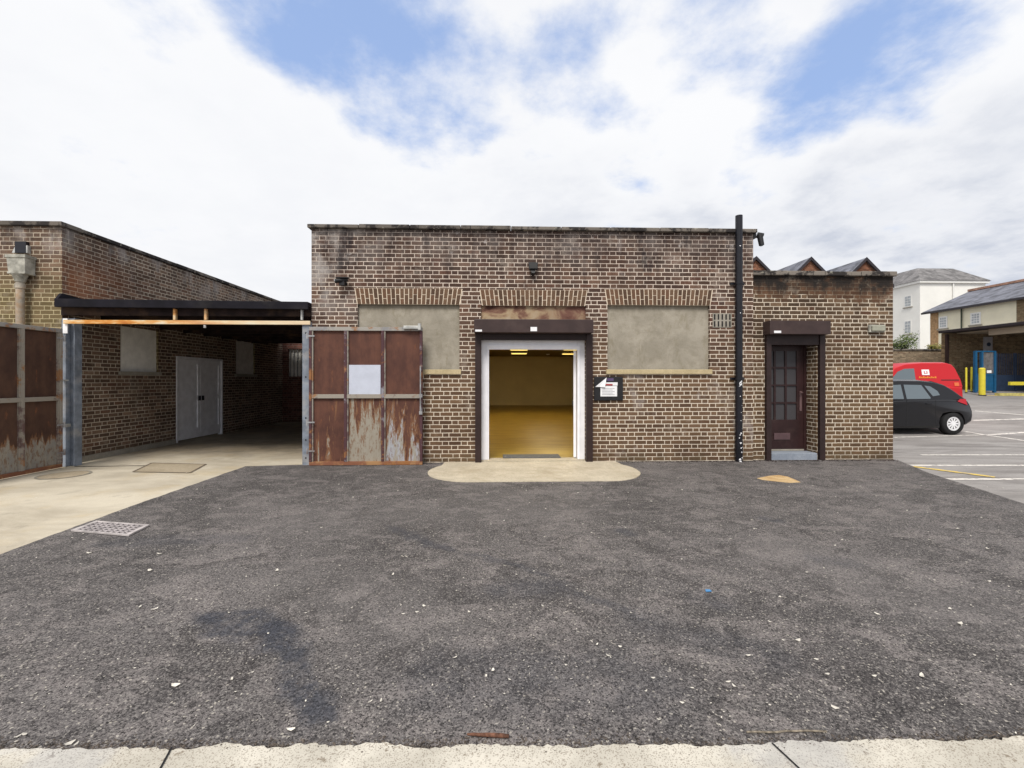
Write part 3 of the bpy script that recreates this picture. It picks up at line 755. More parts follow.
dx0, dx1 = dh[0]+.002, fx(806.5,dy)
m = MB(); m.box(dx1-.05, dx1, dy, dy+.07, .14, dz1-.001); m.box(dx0, dx0+.03, dy, dy+.07, .14, dz1-.001)
m.build('door_frame', M['brown_door'], an)
a, b = dx0+.032, dx1-.052
cols = [(fx(769.5,dy), fx(774.3,dy)), (fx(776.2,dy), fx(785.3,dy)), (fx(787.2,dy), fx(797,dy))]
rows = [(fz(785,q,dy), fz(785,p,dy)) for p,q in ((351,366.8),(368.5,384.5),(386,402),(403.7,419.7))]
m = MB(); hl = [(max(c[0],a+.005),c[1],r[0],r[1]) for c in cols for r in rows]
wallgrid(m, a, b, .16, dz1-.002, hl, dy+.01, dy+.055)
dr = m.build('door', M['brown_door'], an, label='dark brown door with twelve small panes and a letter plate')
m = MB(); m.box(a+.01, b-.01, dy+.03, dy+.036, rows[-1][0]-.01, rows[0][1]+.01); m.build('pane', M['door_glass'], dr)
m = MB(); m.box(fx(774,dy), fx(790,dy), dy-.004, dy+.009, fz(782,439.5,dy), fz(782,433,dy)); m.build('letter_plate', paint('dull_plate',(.11,.065,.07),.5,var=.1), dr)
m = MB(); hx_ = fx(800.7,dy); m.box(hx_-.02, hx_+.02, dy-.002, dy+.009, fz(800,411,dy), fz(800,391,dy)); m.cyl((hx_,dy,fz(800,392.5,dy)),(hx_,dy-.05,fz(800,392.5,dy)),.012); m.cyl((hx_,dy-.05,fz(800,392.5,dy)),(hx_-.04,dy-.05,fz(800,392.5,dy)),.009)
m.build('handle', M['chrome'] if False else paint('door_handle',(.16,.10,.10),.35,var=.1,metal=.2), dr)
m = MB(); m.box(dx0+.03, dx1-.05, dy-.002, dy+.06, .145, .175); m.build('weather_bar', M['sill_grey'], an)
m = MB(); m.box(dh[0]+.004, dh[1]-.004, AY-.03, AY+.30, -.02, .14); m.build('doorstep', M['step'], an, bevel=.008)

s2 = thing('roller_shutter', 'narrow dark brown roller shutter raised above the recessed brown annex door', 'roller shutter', (fx(797),AY,0))
p2 = AY-.22
m = MB(); b2 = (fx(770,p2), fx(831,p2)); q0, q1 = fz(800,334.2,p2), fz(800,320.5,p2)
m.box(b2[0], b2[1], p2, AY-.001, q0, q1); sb2 = m.build('shutter_box', M['brown_steel'], s2, bevel=.008)
m = MB(); m.box(fx(764.5,AY), fx(769.3,AY), AY-.07, AY-.001, .02, q0-.001); m.build('guide_rail', M['rail_brown'], s2, bevel=.004)
m = MB(); m.box(fx(817.4,AY), fx(822.8,AY), AY-.07, AY-.001, .02, q0-.001); m.build('guide_rail', M['rail_brown'], s2, bevel=.004)
m = MB(); m.box(fx(769.6,AY), fx(817.2,AY), AY-.05, AY-.015, fz(793,345,AY), q0-.001); m.build('curtain', M['rail_brown'], s2)
m = MB(); m.box(fx(774,p2), fx(781,p2), p2-.006, p2-.001, fz(778,333,p2), fz(778,330.7,p2)); m.build('sticker', M['paper'], sb2)

# wall fittings
def camera_unit(name, lab, x, y, z, side=0):
    t = thing(name, lab, 'security camera', (x,y,z))
    if side:
        m = MB(); m.box(x, x+.05, y-.05, y+.05, z-.04, z+.05); m.cyl((x+.05,y,z),(x+.13,y,z-.01),.02); m.build('bracket', M['black_plastic'], t)
        m = MB(); m.cyl((x+.13,y-.02,z+.03),(x+.15,y-.05,z-.17),.05,.045); m.cyl((x+.10,y,z+.045),(x+.20,y-.02,z+.02),.04); m.build('housing', M['black_plastic'], t)
        m = MB(); m.cyl((x+.15,y-.05,z-.17),(x+.151,y-.052,z-.18),.03); m.build('lens', M['car_glass'], t)
    else:
        m = MB(); m.cyl((x,y,z),(x,y-.03,z),.05); m.cyl((x,y-.03,z),(x+.01,y-.12,z+.03),.018); m.box(x-.045,x+.045,y-.15,y-.09,z-.06,z+.02); m.build('bracket', M['black_plastic'], t)
        m = MB(); m.cyl((x+.09,y-.10,z+.05),(x-.11,y-.17,z+.005),.036,.04); m.box(x-.10,x+.12,y-.19,y-.07,z+.062,z+.075); m.build('housing', M['black_plastic'], t)
        m = MB(); m.cyl((x-.11,y-.17,z+.005),(x-.116,y-.172,z+.004),.03); m.build('lens', M['chrome'], t)
camera_unit('security_camera', 'small black security camera on the brick above the blocked window behind the gate', fx(344.5), 0, fz(344,283.5))
camera_unit('security_camera', 'small black security camera jutting out beside the top of the black drainpipe', X1+.002, .04, fz(754,236,0), 1)
x, z = fx(532.8), fz(533,267.5)
t = thing('wall_light', 'small square black flood light high above the double doorway', 'wall light', (x,0,z))
m = MB(); m.box(x-.03,x+.03,-.05,-.001,z-.10,z-.05); m.cyl((x,-.02,z-.12),(x,-.10,z-.09),.04); m.build('sensor', M['black_plastic'], t)
m = MB(); m.hexa([(x-.075,-.12,z-.06),(x+.075,-.12,z-.06),(x+.075,-.052,z-.06),(x-.075,-.052,z-.06),(x-.085,-.10,z+.07),(x+.085,-.10,z+.07),(x+.085,-.03,z+.07),(x-.085,-.03,z+.07)]); m.build('housing', M['black_plastic'], t, bevel=.008)
m = MB(); m.hexa([(x-.062,-.126,z-.045),(x+.062,-.126,z-.045),(x+.062,-.12,z-.045),(x-.062,-.12,z-.045),(x-.062,-.108,z+.05),(x+.062,-.108,z+.05),(x+.062,-.10,z+.05),(x-.062,-.10,z+.05)]); m.build('lens', M['car_trim'], t)
x0_, x1_ = fx(867.5,AY), fx(883,AY); z0_, z1_ = fz(875,332.5,AY), fz(875,325,AY)
t = thing('wall_light', 'weathered grey oblong bulkhead light on the annex wall right of its door', 'wall light', (x0_,AY,z0_))
m = MB(); m.box(x0_,x1_,AY-.05,AY-.001,z0_,z1_); m.build('back_box', M['hopper'], t, bevel=.01)
m = MB(); m.box(x0_+.02,x1_-.02,AY-.09,AY-.051,z0_+.015,z1_-.015); m.build('lens', paint('cloudy_lens',(.30,.30,.24),.4,var=.15), t, bevel=.02)

# notice board with papers
t = thing('notice_board', 'black framed notice board with curling white papers right of the double doorway', 'notice board', (fx(608),0,fz(608,389)))
x0_, x1_, z0_, z1_ = fx(593.8), fx(622.5), fz(608,400.5), fz(608,376.8)
m = MB(); m.box(x0_,x1_,-.035,-.001,z0_,z1_); m.build('board', M['black_plastic'], t, bevel=.008)
def sheet_paper(xa,xb,ya,yb,dy,curl,lines=0):
    mm = MB(); A=(fx(xa),dy,fz(608,yb)); B=(fx(xb),dy,fz(608,yb)); C=(fx(xb),dy-curl,fz(608,ya)); D=(fx(xa),dy-curl*.6,fz(608,ya))
    mm.add([A,B,C,D,*( (p[0],p[1]-.002,p[2]) for p in (A,B,C,D))], [(0,1,2,3),(4,5,6,7),(0,1,5,4),(1,2,6,5),(2,3,7,6),(3,0,4,7)])
    return mm.build('paper_sheet', M['paper'], t)
sp = sheet_paper(600,616.5,386,396.3,-.037,.004)
sp2 = sheet_paper(604.5,617,382.3,385.6,-.037,.004)
m = MB(); m.box(fx(604.8), fx(612), -.045, -.0435, fz(608,385.4), fz(608,383.9)); m.build('heading', M['ink_red'], sp2)
m = MB()
for k in range(5): m.box(fx(601.5), fx(614-k%2*2), -.0445, -.0435, fz(608,388.6+k*1.5), fz(608,388.1+k*1.5))
m.build('lettering', paint('grey_ink',(.45,.45,.47),.8,var=.02), sp)
m = MB(); m.add([(fx(594.5),-.06,fz(608,386.8)),(fx(606),-.045,fz(608,377.5)),(fx(604),-.075,fz(608,386.8)),(fx(599),-.05,fz(608,386.9)),
                 (fx(594.5),-.062,fz(608,386.8)),(fx(606),-.047,fz(608,377.5)),(fx(604),-.077,fz(608,386.8)),(fx(599),-.052,fz(608,386.9))],
                [(0,1,3),(3,1,2),(4,5,7),(7,5,6)]); m.build('paper_sheet', M['paper'], t, label='white paper with a folded corner coming loose')
m = MB(); m.box(fx(606.5), fx(613), -.0395, -.037, fz(608,381), fz(608,378.2)); m.build('heading', paint('violet_print',(.10,.07,.16),.6,var=.1), t)

# black drainpipe
px_ = fx(738.5,-.06); pz1 = fz(738,216,-.06)
t = thing('drainpipe', 'tall black drainpipe with white splashes running up past the coping of the brick building', 'drainpipe', (px_,-.07,0))
m = MB(); m.cyl((px_,-.075,.02),(px_,-.075,pz1),.062,n=20); m.build('pipe', M['black_metal'], t)
for zz in (fz(738,284), fz(738,378.5)):
    m = MB(); m.cyl((px_,-.075,zz-.025),(px_,-.075,zz+.025),.072,n=20); m.box(px_-.13,px_+.13,-.03,-.002,zz-.02,zz+.02); m.build('bracket', M['black_metal'], t)
m = MB(); m.cyl((px_,-.075,fz(738,452)),(px_,-.075,fz(738,440)),.068,n=20); m.build('collar', M['black_metal'], t)
m = MB()
for (qx,qy,r_) in ((736.8,386,.009),(739.6,405,.008),(738.2,420,.010),(740,428,.007),(736.6,437,.010),(739.8,446,.010),(738.2,447,.014),(738,384,.03),(738,382.5,.022),(739,381,.016),(737.5,396,.010),(738.5,412,.007),(738.5,432.5,.016),(737.5,434,.012),(737.8,442,.018),(739,451,.013),(737,458,.022),(740,456.5,.016),(738,460,.02),(737.3,248,.012),(737.6,314,.009)):
    zc = fz(738,qy); ax = (qx-738)*.016
    a_ = math.asin(max(-.95,min(.95,ax/.062)))
    rr = .0695 if 440<qy<452 else .0635
    P_ = []
    for k in range(9):
        th = 2*math.pi*k/9; r1_ = r_*rnd.uniform(.5,1.25); aa = a_+r1_*math.cos(th)/.062
        P_.append((px_+rr*math.sin(aa), -.075-rr*math.cos(aa), zc+r1_*math.sin(th)))
    m = MB(); m.add(P_, [tuple(range(9))]); m.build('paint_splash', M['paper'], t)

# ------------------------------------------------------------------ left building
LX = fx(62); LZ = fz(40, 226.5)
lb = thing('brick_outbuilding', 'brown brick outbuilding on the left with mossy front and lime bloomed side wall', 'building', (LX,0,0))
sd = (yx(176,LX), yx(222.5,LX)); 
def hy(pxa, pxb, pya, pyb):
    ya, yb = yx(pxa,LX), yx(pxb,LX); za = fz(pxa,pyb,ya); zb = fz(pxa,pya,ya)
    return (ya, yb, za, zb)
w1 = hy(120.5,158.5,325.5,371.2); w2 = hy(236,255,340,374); dd = hy(176,222.5,356,440); dd = (dd[0],dd[1],-.1,dd[3])
m = MB(); wallgrid(m, .301, 14.5, -.1, LZ, [w1,w2,dd], LX, LX-.3, 'x')
m.box(-24, LX, 0, .3, -.1, LZ); m.box(-24, LX, 14.501, 14.8, -.1, LZ)
m.build('wall', M['brick_left'], lb)
m = MB(); m.box(-24, LX+.045, -.06, .33, LZ+.001, LZ+.08)
for i in range(12): m.box(LX-.34, LX+.045, .335+i*1.2, .335+(i+1)*1.2-.01, LZ+.001, LZ+.08+rnd.uniform(-.005,.005))
m.build('coping', M['coping'], lb, bevel=.012)
m = MB(); m.box(-24, LX-.31, .31, 14.5, LZ-.4, LZ-.25); m.build('roof', M['roof_felt'], lb)
for h, mt, lab in ((w1,'board','cream painted board covering a window'),(w2,'board','cream painted board covering a window')):
    m = MB(); m.box(LX-.12, LX-.05, h[0]+.002, h[1]-.002, h[2], h[3]-.002)
    for k in range(1,3):
        yy = h[0]+(h[1]-h[0])*(.0+k*.07) ; m.box(LX-.049, LX-.044, yy-.008, yy+.008, h[2]+.02, h[3]-.03)
    m.build('window_board', M[mt], lb, label=lab)
    m = MB(); m.box(LX-.049, LX+.04, h[0]-.05, h[1]+.05, h[2]-.08, h[2]-.001); m.build('window_sill', M['sill_grey'], lb)
ym = (dd[0]+dd[1])/2
for a, b in ((dd[0]+.05, ym-.004), (ym+.004, dd[1]-.05)):
    m = MB(); m.box(LX-.09, LX-.04, a, b, .05, dd[3]-.06)
    st = .09
    for (ya,yb_,za,zb) in ((a,a+st,.05,dd[3]-.06),(b-st,b,.05,dd[3]-.06),(a+st,b-st,.05,.30),(a+st,b-st,1.0,1.12),(a+st,b-st,dd[3]-.18,dd[3]-.06)):
        m.box(LX-.0395, LX-.018, ya+.001, yb_-.001, za, zb-.001)
    o = m.build('door', M['white_door'], lb, label='white panelled leaf of a double door under the carport')
    m = MB(); yy = b-.06 if b<ym+.01 else a+.06; m.box(LX-.017, LX+.03, yy-.015, yy+.015, .98, 1.10); m.build('handle', M['black_metal'], o)
m = MB(); m.box(LX-.1, LX+.012, dd[0], dd[0]+.048, -.0, dd[3]-.001); m.box(LX-.1, LX+.012, dd[1]-.048, dd[1], 0, dd[3]-.001); m.box(LX-.1, LX+.012, dd[0]+.05, dd[1]-.05, dd[3]-.055, dd[3]-.001)
m.build('door_frame', M['white_door'], lb)
m = MB(); m.box(LX+.001, LX+.06, .3, dd[0]-.1, -.02, .10); m.build('plinth', M['sill_grey'], lb)
# hopper and pipe
hx = fx(20.8,-.1)
t = thing('rainwater_pipe', 'weathered grey rainwater hopper and stained pipe on the mossy left wall', 'drainpipe', (hx,-.1,0))
m = MB(); z0_, z1_ = fz(20,273.5,-.1), fz(20,256.5,-.1); w = .155
m.hexa([(hx-w*.9,-.17,z0_),(hx+w*.92,-.17,z0_),(hx+w*.92,-.002,z0_),(hx-w*.9,-.002,z0_),(hx-w,-.19,z1_),(hx+w,-.19,z1_),(hx+w,-.002,z1_),(hx-w,-.002,z1_)])
m.box(hx-w-.012,hx+w+.012,-.20,-.001,z1_-.04,z1_+.012); m.box(hx-w*.95,hx+w*.97,-.182,-.001,z0_-.02,z0_+.012)
m.cyl((hx,-.11,z0_-.02),(hx,-.11,z0_-.15),.105,.065,n=16); m.build('hopper', M['hopper'], t, bevel=.006)
m = MB(); m.cyl((hx,-.11,z0_-.15),(hx,-.11,.02),.056,n=16); m.cyl((hx,-.11,z0_-.26),(hx,-.11,z0_-.18),.068,n=16); m.build('pipe', M['plastic_pipe'], t)
m = MB(); zz = fz(22,248); m.box(fx(18.5),fx(29.5),-.06,-.002,zz-.10,zz+.10); m.build('chute', M['black_metal'], t)
m = MB(); m.hexa([(fx(15.5),-.06,zz-.1),(fx(18.3),-.06,zz-.1),(fx(18.3),-.002,zz-.1),(fx(15.5),-.002,zz-.1),(fx(17.5),-.04,zz+.02),(fx(18.3),-.04,zz+.03),(fx(18.3),-.002,zz+.03),(fx(17.5),-.002,zz+.02)])
m.build('flashing', M['galv'], t)
m = MB(); m.box(fx(29.7),fx(31),-.06,-.002,zz-.1,zz+.03); m.build('flashing', M['galv'], t)

# ------------------------------------------------------------------ carport
cp = thing('carport', 'flat dark roofed carport with a rusty orange front rail between the two brick buildings', 'carport', (fx(190),0,0))
rz1 = fz(200, 300.5, -.15); rz0 = fz(200, 307.5, -.15)
m = MB(); x0c, x1c = fx(54,-.15), X0-.003
m.hexa([(x0c,-.15,rz0),(x1c,-.15,rz0-.02),(x1c,-.09,rz0-.02),(x0c,-.09,rz0),(x0c,-.15,rz1+.02),(x1c,-.15,rz1-.01),(x1c,-.09,rz1-.01),(x0c,-.09,rz1+.02)])
m.build('fascia', M['bitumen'], cp, bevel=.006)
m = MB(); m.box(LX+.003, x1c, -.088, 7.72, rz1-.09, rz1-.012); m.build('roof', M['bitumen'], cp)
m = MB(); m.prism([(-.14,rz1+.012),(1.6,rz1+.012),(-.05,rz1+.13)], 'x', LX+.003, LX+.05); m.build('flashing', M['bitumen'], cp)
m = MB(); bz = rz1-.091
m.box(LX+.003, x1c, -.02, .045, fz(200,316,0), bz); 
m.build('beam', M['dark_timber'], cp)
m = MB()
for k in range(1,9): m.box(LX+.003, x1c, .75*k, .75*k+.05, bz-.15, bz)
m.build('joist', M['dark_timber'], cp)
for pxx in (175, 206):
    m = MB(); xx = fx(pxx,-.05); m.box(xx-.02, xx+.02, -.07, -.021, fz(pxx,320,-.05), fz(pxx,309,-.05)); m.build('hanger', M['rust_bar'], cp)
m = MB(); xx = fx(302,-.05); m.box(xx-.015, xx+.015, -.07, -.021, fz(302,320,-.05), fz(302,309,-.05)); m.build('hanger', M['galv'], cp)
m = MB(); m.box(fx(64,-.16), fx(310.5,-.16), -.18, -.151, fz(190,324.3,-.17), fz(190,320.4,-.17)); m.build('front_rail', M['rust_bar'], cp, bevel=.006)
m = MB(); xx = fx(205,-.07); m.cyl((xx,-.075,fz(205,325,-.07)-.001),(xx,-.075,fz(205,325,-.07)-.05),.02); m.build('bulb', M['paper'], cp)
# posts
def ibeam(xa, xb, y0, y1, z0, z1):
    m = MB(); t_ = .012; ymid = (y0+y1)/2
    m.box(xa, xa+t_, y0, y1, z0, z1); m.box(xb-t_, xb, y0, y1, z0, z1); m.box(xa+t_, xb-t_, ymid-t_/2, ymid+t_/2, z0, z1)
    return m
o = ibeam(fx(62.5,-.1), fx(74.5,-.1), -.10, .04, .01, fz(70,318,-.1)).build('post', M['blue_steel'], cp, label='blue grey steel post at the left end')
m = MB(); m.box(fx(62.5,-.1)+.013, fx(67.5,-.1), -.13, -.04, .01, fz(70,318,-.1)-.02); m.build('post_casing', M['blue_steel'], o)
m = MB(); m.box(fx(62.5,-.15), fx(67,-.15), -.145, -.131, fz(66,333,-.2), fz(66,318,-.2)); m.build('cap_plate', M['paper'], o)
m = MB(); m.box(fx(63,-.2), fx(67,-.2), -.20, -.131, fz(66,427,-.2), fz(66,424,-.2)); m.build('bracket', M['galv'], o)
m = MB(); m.box(fx(60,-.2), fx(65,-.2), -.20, -.131, fz(66,381,-.2), fz(66,379.6,-.2)); m.build('bracket', M['galv'], o)
pz = fz(307,322,-.1)
m = MB(); m.box(fx(303.6,-.1), fx(310.6,-.1), -.15, -.04, .01, pz); o = m.build('post', M['blue_steel'], cp, label='slim blue grey steel post at the right end with bolt holes')
for q in (333,377,418,440,458):
    m = MB(); m.cyl((fx(305.8,-.15),-.1505,fz(306,q,-.15)),(fx(305.8,-.15),-.153,fz(306,q,-.15)),.014,n=10); m.build('bolt_hole', M['rubber'], o)
# rear wall of the passage
bw = thing('brick_wall', 'shadowed red brick wall closing the back of the carport with a barred window', 'wall', (-5.6,8.0,0))
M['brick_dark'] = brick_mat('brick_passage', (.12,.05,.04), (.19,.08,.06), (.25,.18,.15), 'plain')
bh = (fx(288,8.0), fx(306,8.0), fz(295,376.5,8.0), fz(295,349,8.0))
m = MB(); wallgrid(m, LX+.002, X0-.002, -.1, 3.3, [bh], 8.0, 8.28); m.build('wall', M['brick_dark'], bw)
m = MB(); m.box(bh[0], bh[1], 8.1, 8.16, bh[2], bh[3]); wn = m.build('window_board', M['board'], bw)
m = MB()
for k in range(5): xx = bh[0]+(bh[1]-bh[0])*(k+.5)/5; m.cyl((xx,8.04,bh[2]),(xx,8.04,bh[3]),.014,n=8)
m.build('window_bars', M['grey_steel'], wn)

# ------------------------------------------------------------------ gate leaves
GW, GZ0, GZ1 = 2.04, .055, None
def gate_leaf(name, lab, loc, rz, zt, mats, frame, stile):
    "local: x from the hinge, y<0 is the framed face"
    t = thing(name, lab, 'gate', loc, 'pair of sheet metal yard gates', rz); t_ = t
    zb = .022; zm = (zb+zt)*.5-.005
    fw = .045
    xs_ = [0, .320*GW, .648*GW, GW-.0]
    def B(n, mat, *b, bev=.003, lab=None, par=t):
        m = MB(); m.box(*b); return m.build(n, mat, par, local=True, bevel=bev, label=lab)
    B('top_rail', M['gate_rail'], 0, GW, -.055, 0, zt-.065, zt)
    B('bottom_rail', M['gate_foot'], 0, GW, -.055, 0, zb, zb+.06)
    B('middle_rail', M['gate_mid'], 0, GW, -.053, -.0, zm-.035, zm+.035)
    cs = [(0,fw),(xs_[1]-.024,xs_[1]+.024),(xs_[2]-.024,xs_[2]+.024),(GW-fw,GW)]
    for i,(a,b) in enumerate(cs):
        B('stile', M[stile], a, b, -.060, .004, zb+.061, zt-.066)
    k = 0
    for r_, (za, zb2) in enumerate(((zm+.036, zt-.066),(zb+.061, zm-.036))):
        for c in range(3):
            B('panel', M[mats[r_*3+c]], cs[c][1]+.001, cs[c+1][0]-.001, -.012, -.004, za, zb2, bev=0)
    for c in range(3):
        for za, zb2 in ((zm+.036, zt-.066),(zb+.061, zm-.036)):
            m = MB(); m.box(cs[c][1]+.001, cs[c][1]+.022, -.045, -.013, za+.001, zb2-.001); m.build('edge_strip', M['gate_mid'], t, local=True)
    for zz in (zt-.16, zm-.45, zb+.25):
        m = MB(); m.cyl((-.025,-.06,zz-.05),(-.025,-.06,zz+.05),.016,n=10); m.box(-.02,.10,-.068,-.061,zz-.012,zz+.012); m.build('hinge', M['grey_steel'], t, local=True)
    m = MB(); m.cyl((GW-.028,-.075,.95),(GW-.028,-.075,1.75),.012,n=8); m.box(GW-.05,GW+.005,-.085,-.061,1.2,1.26); m.box(GW-.05,GW+.005,-.085,-.061,.9,.96); m.build('drop_bolt', M['grey_steel'], t, local=True)
    return t, zm
gy = -.17
gzt = fz(366, 327, gy-.05)
gx0 = fx(309.0, gy-.05)
GW = fx(422.3, gy-.05)-gx0
gr, gzm = gate_leaf('metal_gate', 'rusty red gate leaf folded back against the brick wall with a pale patch', (gx0, gy, 0), 0, gzt,
    ['gate_top','gate_top','gate_top','gate_worn_a','gate_worn_b','gate_worn_c'], 'gate_rail', 'gate_frame')
def gl(px): return fx(px, gy-.04)-gx0
m = MB(); m.box(gl(349), gl(380.6), -.042, -.013, fz(365,394.2,gy), fz(365,365.0,gy)); m.build('patch_plate', paint('white_patch',(.52,.55,.64),.6,var=.04), gr, local=True, bevel=.003, label='pale blue white plate fixed over the middle panel')
m = MB(); zz = gzt-.0; m.box(gl(404), gl(419), -.10, -.061, zz-.035, zz+.02); m.cyl((gl(420),-.09,zz-.05),(gl(420),-.09,zz+.06),.03,n=10); m.build('latch', M['galv'], gr, local=True, bevel=.006)
# left leaf, open at a right angle towards the yard, its far end out of the picture
gxl = fx(60.5,-.2)
gl2, _ = gate_leaf('metal_gate', 'dark red gate leaf standing open at the left edge, peeled grey along its foot', (gxl, -.22, 0), R(-90-.8), fz(60,329,-.22),
    ['gate_left_top']*3+['gate_left_low']*3, 'gate_rail', 'gate_mid')
gl2.scale.y = -1

# covers in the ground
t = thing('manhole_cover', 'round rusty manhole cover in the pale concrete before the left gate', 'manhole cover', (G(64,475.5)[0],G(64,475.5)[1],.006))
c = Vector((G(64,475.5)[0], G(64,475.5)[1], 0)); m = MB(); m.cyl((c.x,c.y,.0),(c.x,c.y,.013),.29,n=40); m.build('cover', concrete('cover_metal',(.44,.37,.27),(.33,.27,.19),6), t)
m = MB()
for i in range(40):
    a,b = 2*math.pi*i/40, 2*math.pi*(i+1)/40
    for r0_, r1_ in ((.295,.325),): m.add([(c.x+r*math.cos(q), c.y+r*math.sin(q), .0145) for q,r in ((a,r0_),(b,r0_),(b,r1_),(a,r1_))], [(0,1,2,3)])
m.build('rim', M['sill_grey'], t)
# rectangular inspection cover: frame lines
t = thing('inspection_cover', 'oblong inspection cover set in the pale concrete at the carport mouth', 'manhole cover', (G(170,468)[0],G(170,468)[1],.006))
q = [G(133,472.5), G(152,463.5), G(206,464.8), G(190,473.5)]
m = MB(); m.add([(a,b,.0105) for a,b in q], [(0,1,2,3)]); m.build('cover', concrete('cover_concrete',(.44,.37,.27),(.36,.30,.21),2), t)
m = MB()
for i in range(4):
    a, b = Vector((*q[i],.0125)), Vector((*q[(i+1)%4],.0125)); n_ = Vector((-(b-a).y,(b-a).x,0)).normalized()*.018
    m.quad(a-n_, b-n_, b+n_, a+n_)
m.build('rim', concrete('cover_rim',(.2,.16,.12),(.14,.11,.08),6), t, fix=False)
m = MB(); a, b = Vector((*G(75,467),.010)), Vector((*G(145,466.2),.010)); n_ = Vector((0,.02,0)); m.quad(a-n_, b-n_, b+n_, a+n_); m.build('concrete_joint', M['rubber'], kind='structure')
# drain grate
q = [G(71,533.5), G(96,524), G(149.5,528), G(129,538.5)]
gc = Vector(((q[0][0]+q[2][0])/2,(q[0][1]+q[2][1])/2,.016))
t = thing('drain_grate', 'pale square drain grate with rows of holes at the tarmac edge', 'drain grate', gc)
def bl(u,v):
    a = Vector(q[0]).lerp(Vector(q[3]),u); b = Vector(q[1]).lerp(Vector(q[2]),u); return a.lerp(b,v)
def gslab(mb, u0,u1,v0,v1,z0,z1):
    P = [bl(u0,v0),bl(u1,v0),bl(u1,v1),bl(u0,v1)]
    mb.hexa([(p.x,p.y,z0) for p in P]+[(p.x,p.y,z1) for p in P])
m = MB(); gslab(m,0,1,0,1,.017,.020); m.build('pit', M['dark_void'], t)
m = MB()
for a_ in ((0,1,0,.07),(0,1,.93,1),(0,.06,.07,.93),(.94,1,.07,.93)): gslab(m,*a_,.0205,.036)
m.build('rim', paint('grate_metal',(.48,.44,.43),.6,var=.15,sc=9), t)
m = MB(); N=9
for i in range(N+1):
    u = .06+.88*i/N; gslab(m,u-.011,u+.011,.07,.93,.0205,.033)
for k in range(6):
    v = .07+.86*k/5; gslab(m,.06,.94,v-.018,v+.018,.0205,.0325)
m.build('bars', paint('grate_metal2',(.44,.40,.40),.6,var=.15,sc=9), t)

# sandy patch by the annex door
m = MB(); q = [(757,479.5),(770,477.0),(779,476.3),(788,478),(795,481),(800.5,483.5),(790,484),(772,482.2),(762,481)]
pts = [G(*k) for k in q]
m.prism(pts,'z',.010,.021); m.build('sand_patch', M['orange_sand'], label='pale sandy bare patch in the tarmac before the annex door', cat='bare patch')
# grime strip of grit along the foot of the walls
m = MB(); r = random.Random(21)
def pebble(mb, x, y, z, s_):
    n_=5; a0=r.uniform(0,6); h=s_*r.uniform(.3,.7); ring=[(x+s_*r.uniform(.7,1.2)*math.cos(a0+k*6.283/n_), y+s_*r.uniform(.6,1.1)*math.sin(a0+k*6.283/n_), z) for k in range(n_)]
    mb.add(ring+[(x,y,z+h)], [(k,(k+1)%n_,n_) for k in range(n_)])
for i in range(1500):
    x = r.uniform(X0+.1, AX1-.02); y = -abs(r.gauss(0,.05))-.01
    if xa<x<xb and r.random()<.8: continue
    pebble(m, x, y, .016, r.uniform(.006,.018))
m.build('wall_foot_grit', M['dark_timber'], kind='stuff', label='dark grit gathered along the foot of the brick walls', cat='grit')
m = MB()
for i in range(4200):
    px = r.uniform(-20,1044); py = 740+r.random()**1.5*30
    kx = (px-0)/1024; base = 752-12*max(0,(px-760)/264) if px>760 else 753-3*math.sin(px/320)
    py = base+r.gauss(0,4 if not(850-330<px<850-200 or 560<px<640 or 745<px<850) else 6)
    p = G(px, py); pebble(m, p[0], p[1], .018, abs(r.gauss(.0022,.0018))+.001)
m.build('kerb_grit', paint('loose_grit',(.11,.09,.075),.9,var=.4,sc=60), kind='stuff', label='loose dark grit along the tarmac and path edge', cat='grit')
# pale flakes lying about
m = MB()
def flake(px, py, ln, ang=None):
    x, y = G(px, py); a = r.uniform(0,6.28) if ang is None else ang
    w = ln*r.uniform(.3,.6); z = .0205
    P = []
    for k in range(7):
        th = 6.283*k/7; rx = ln/2*r.uniform(.75,1.15)*math.cos(th); ry = w/2*r.uniform(.7,1.2)*math.sin(th)
        P.append((x+rx*math.cos(a)-ry*math.sin(a), y+rx*math.sin(a)+ry*math.cos(a), z+ln*.10*math.cos(th*2)+ln*.08))
    m.add(P, [tuple(range(7))])
for px_,py_,l in ((798,644,.045),(816,663,.03),(827,678,.03),(728,686,.035),(692,692,.02),(835,712,.04),(682,707,.025),(493,674,.035),(486,680,.025),(455,661,.03),(370,706,.03),(381,705,.028),(653,682,.03),(646,695,.025),(393,577,.05),(277,573,.05),(340,568,.03),(232,683,.03),(18,741,.03),(70,748,.04),(76,749,.03),(25,739,.03),(118,663,.02),(291,734,.045),(176,689,.05),(950,612,.035),(922,680,.05),(958,531,.05),(988,551,.05),(708,594,.02),(960,627,.05),(989,584,.04),(877,617,.04),(770,625,.03),(780,600,.03),(734,690,.03),(748,659,.03),(874,680,.035),(403,617,.03),(424,609,.035),(417,615,.03),(469,615,.03),(543,609,.03),(597,648,.03),(592,645,.02),(608,659,.03),(620,650,.03),(140,610,.04),(155,612,.05),(150,573,.06),(160,556,.06),(90,555,.06)):
    flake(px_,py_,l*.9)
for i in range(560):
    px = r.uniform(0,1024); py = 485+(r.random()**1.2)*255
    if px < 245-(py-467)*2.75: continue
    if px > 905+(py-464)*2.9: continue
    d = CH*F/(py-HY); flake(px, py, r.uniform(.5,1.0)*.0060*d**.85*r.choice((1,1,1.6)))
for i in range(160):
    x = r.uniform(-9,9); y = r.uniform(-3.2,-.3)
    if x < -4.2-y*-1.2 : continue
    if x>7: continue
    d = y-CY; pxx = 497+x/d*F; flake(pxx, HY+CH*F/d, r.uniform(.012,.035))
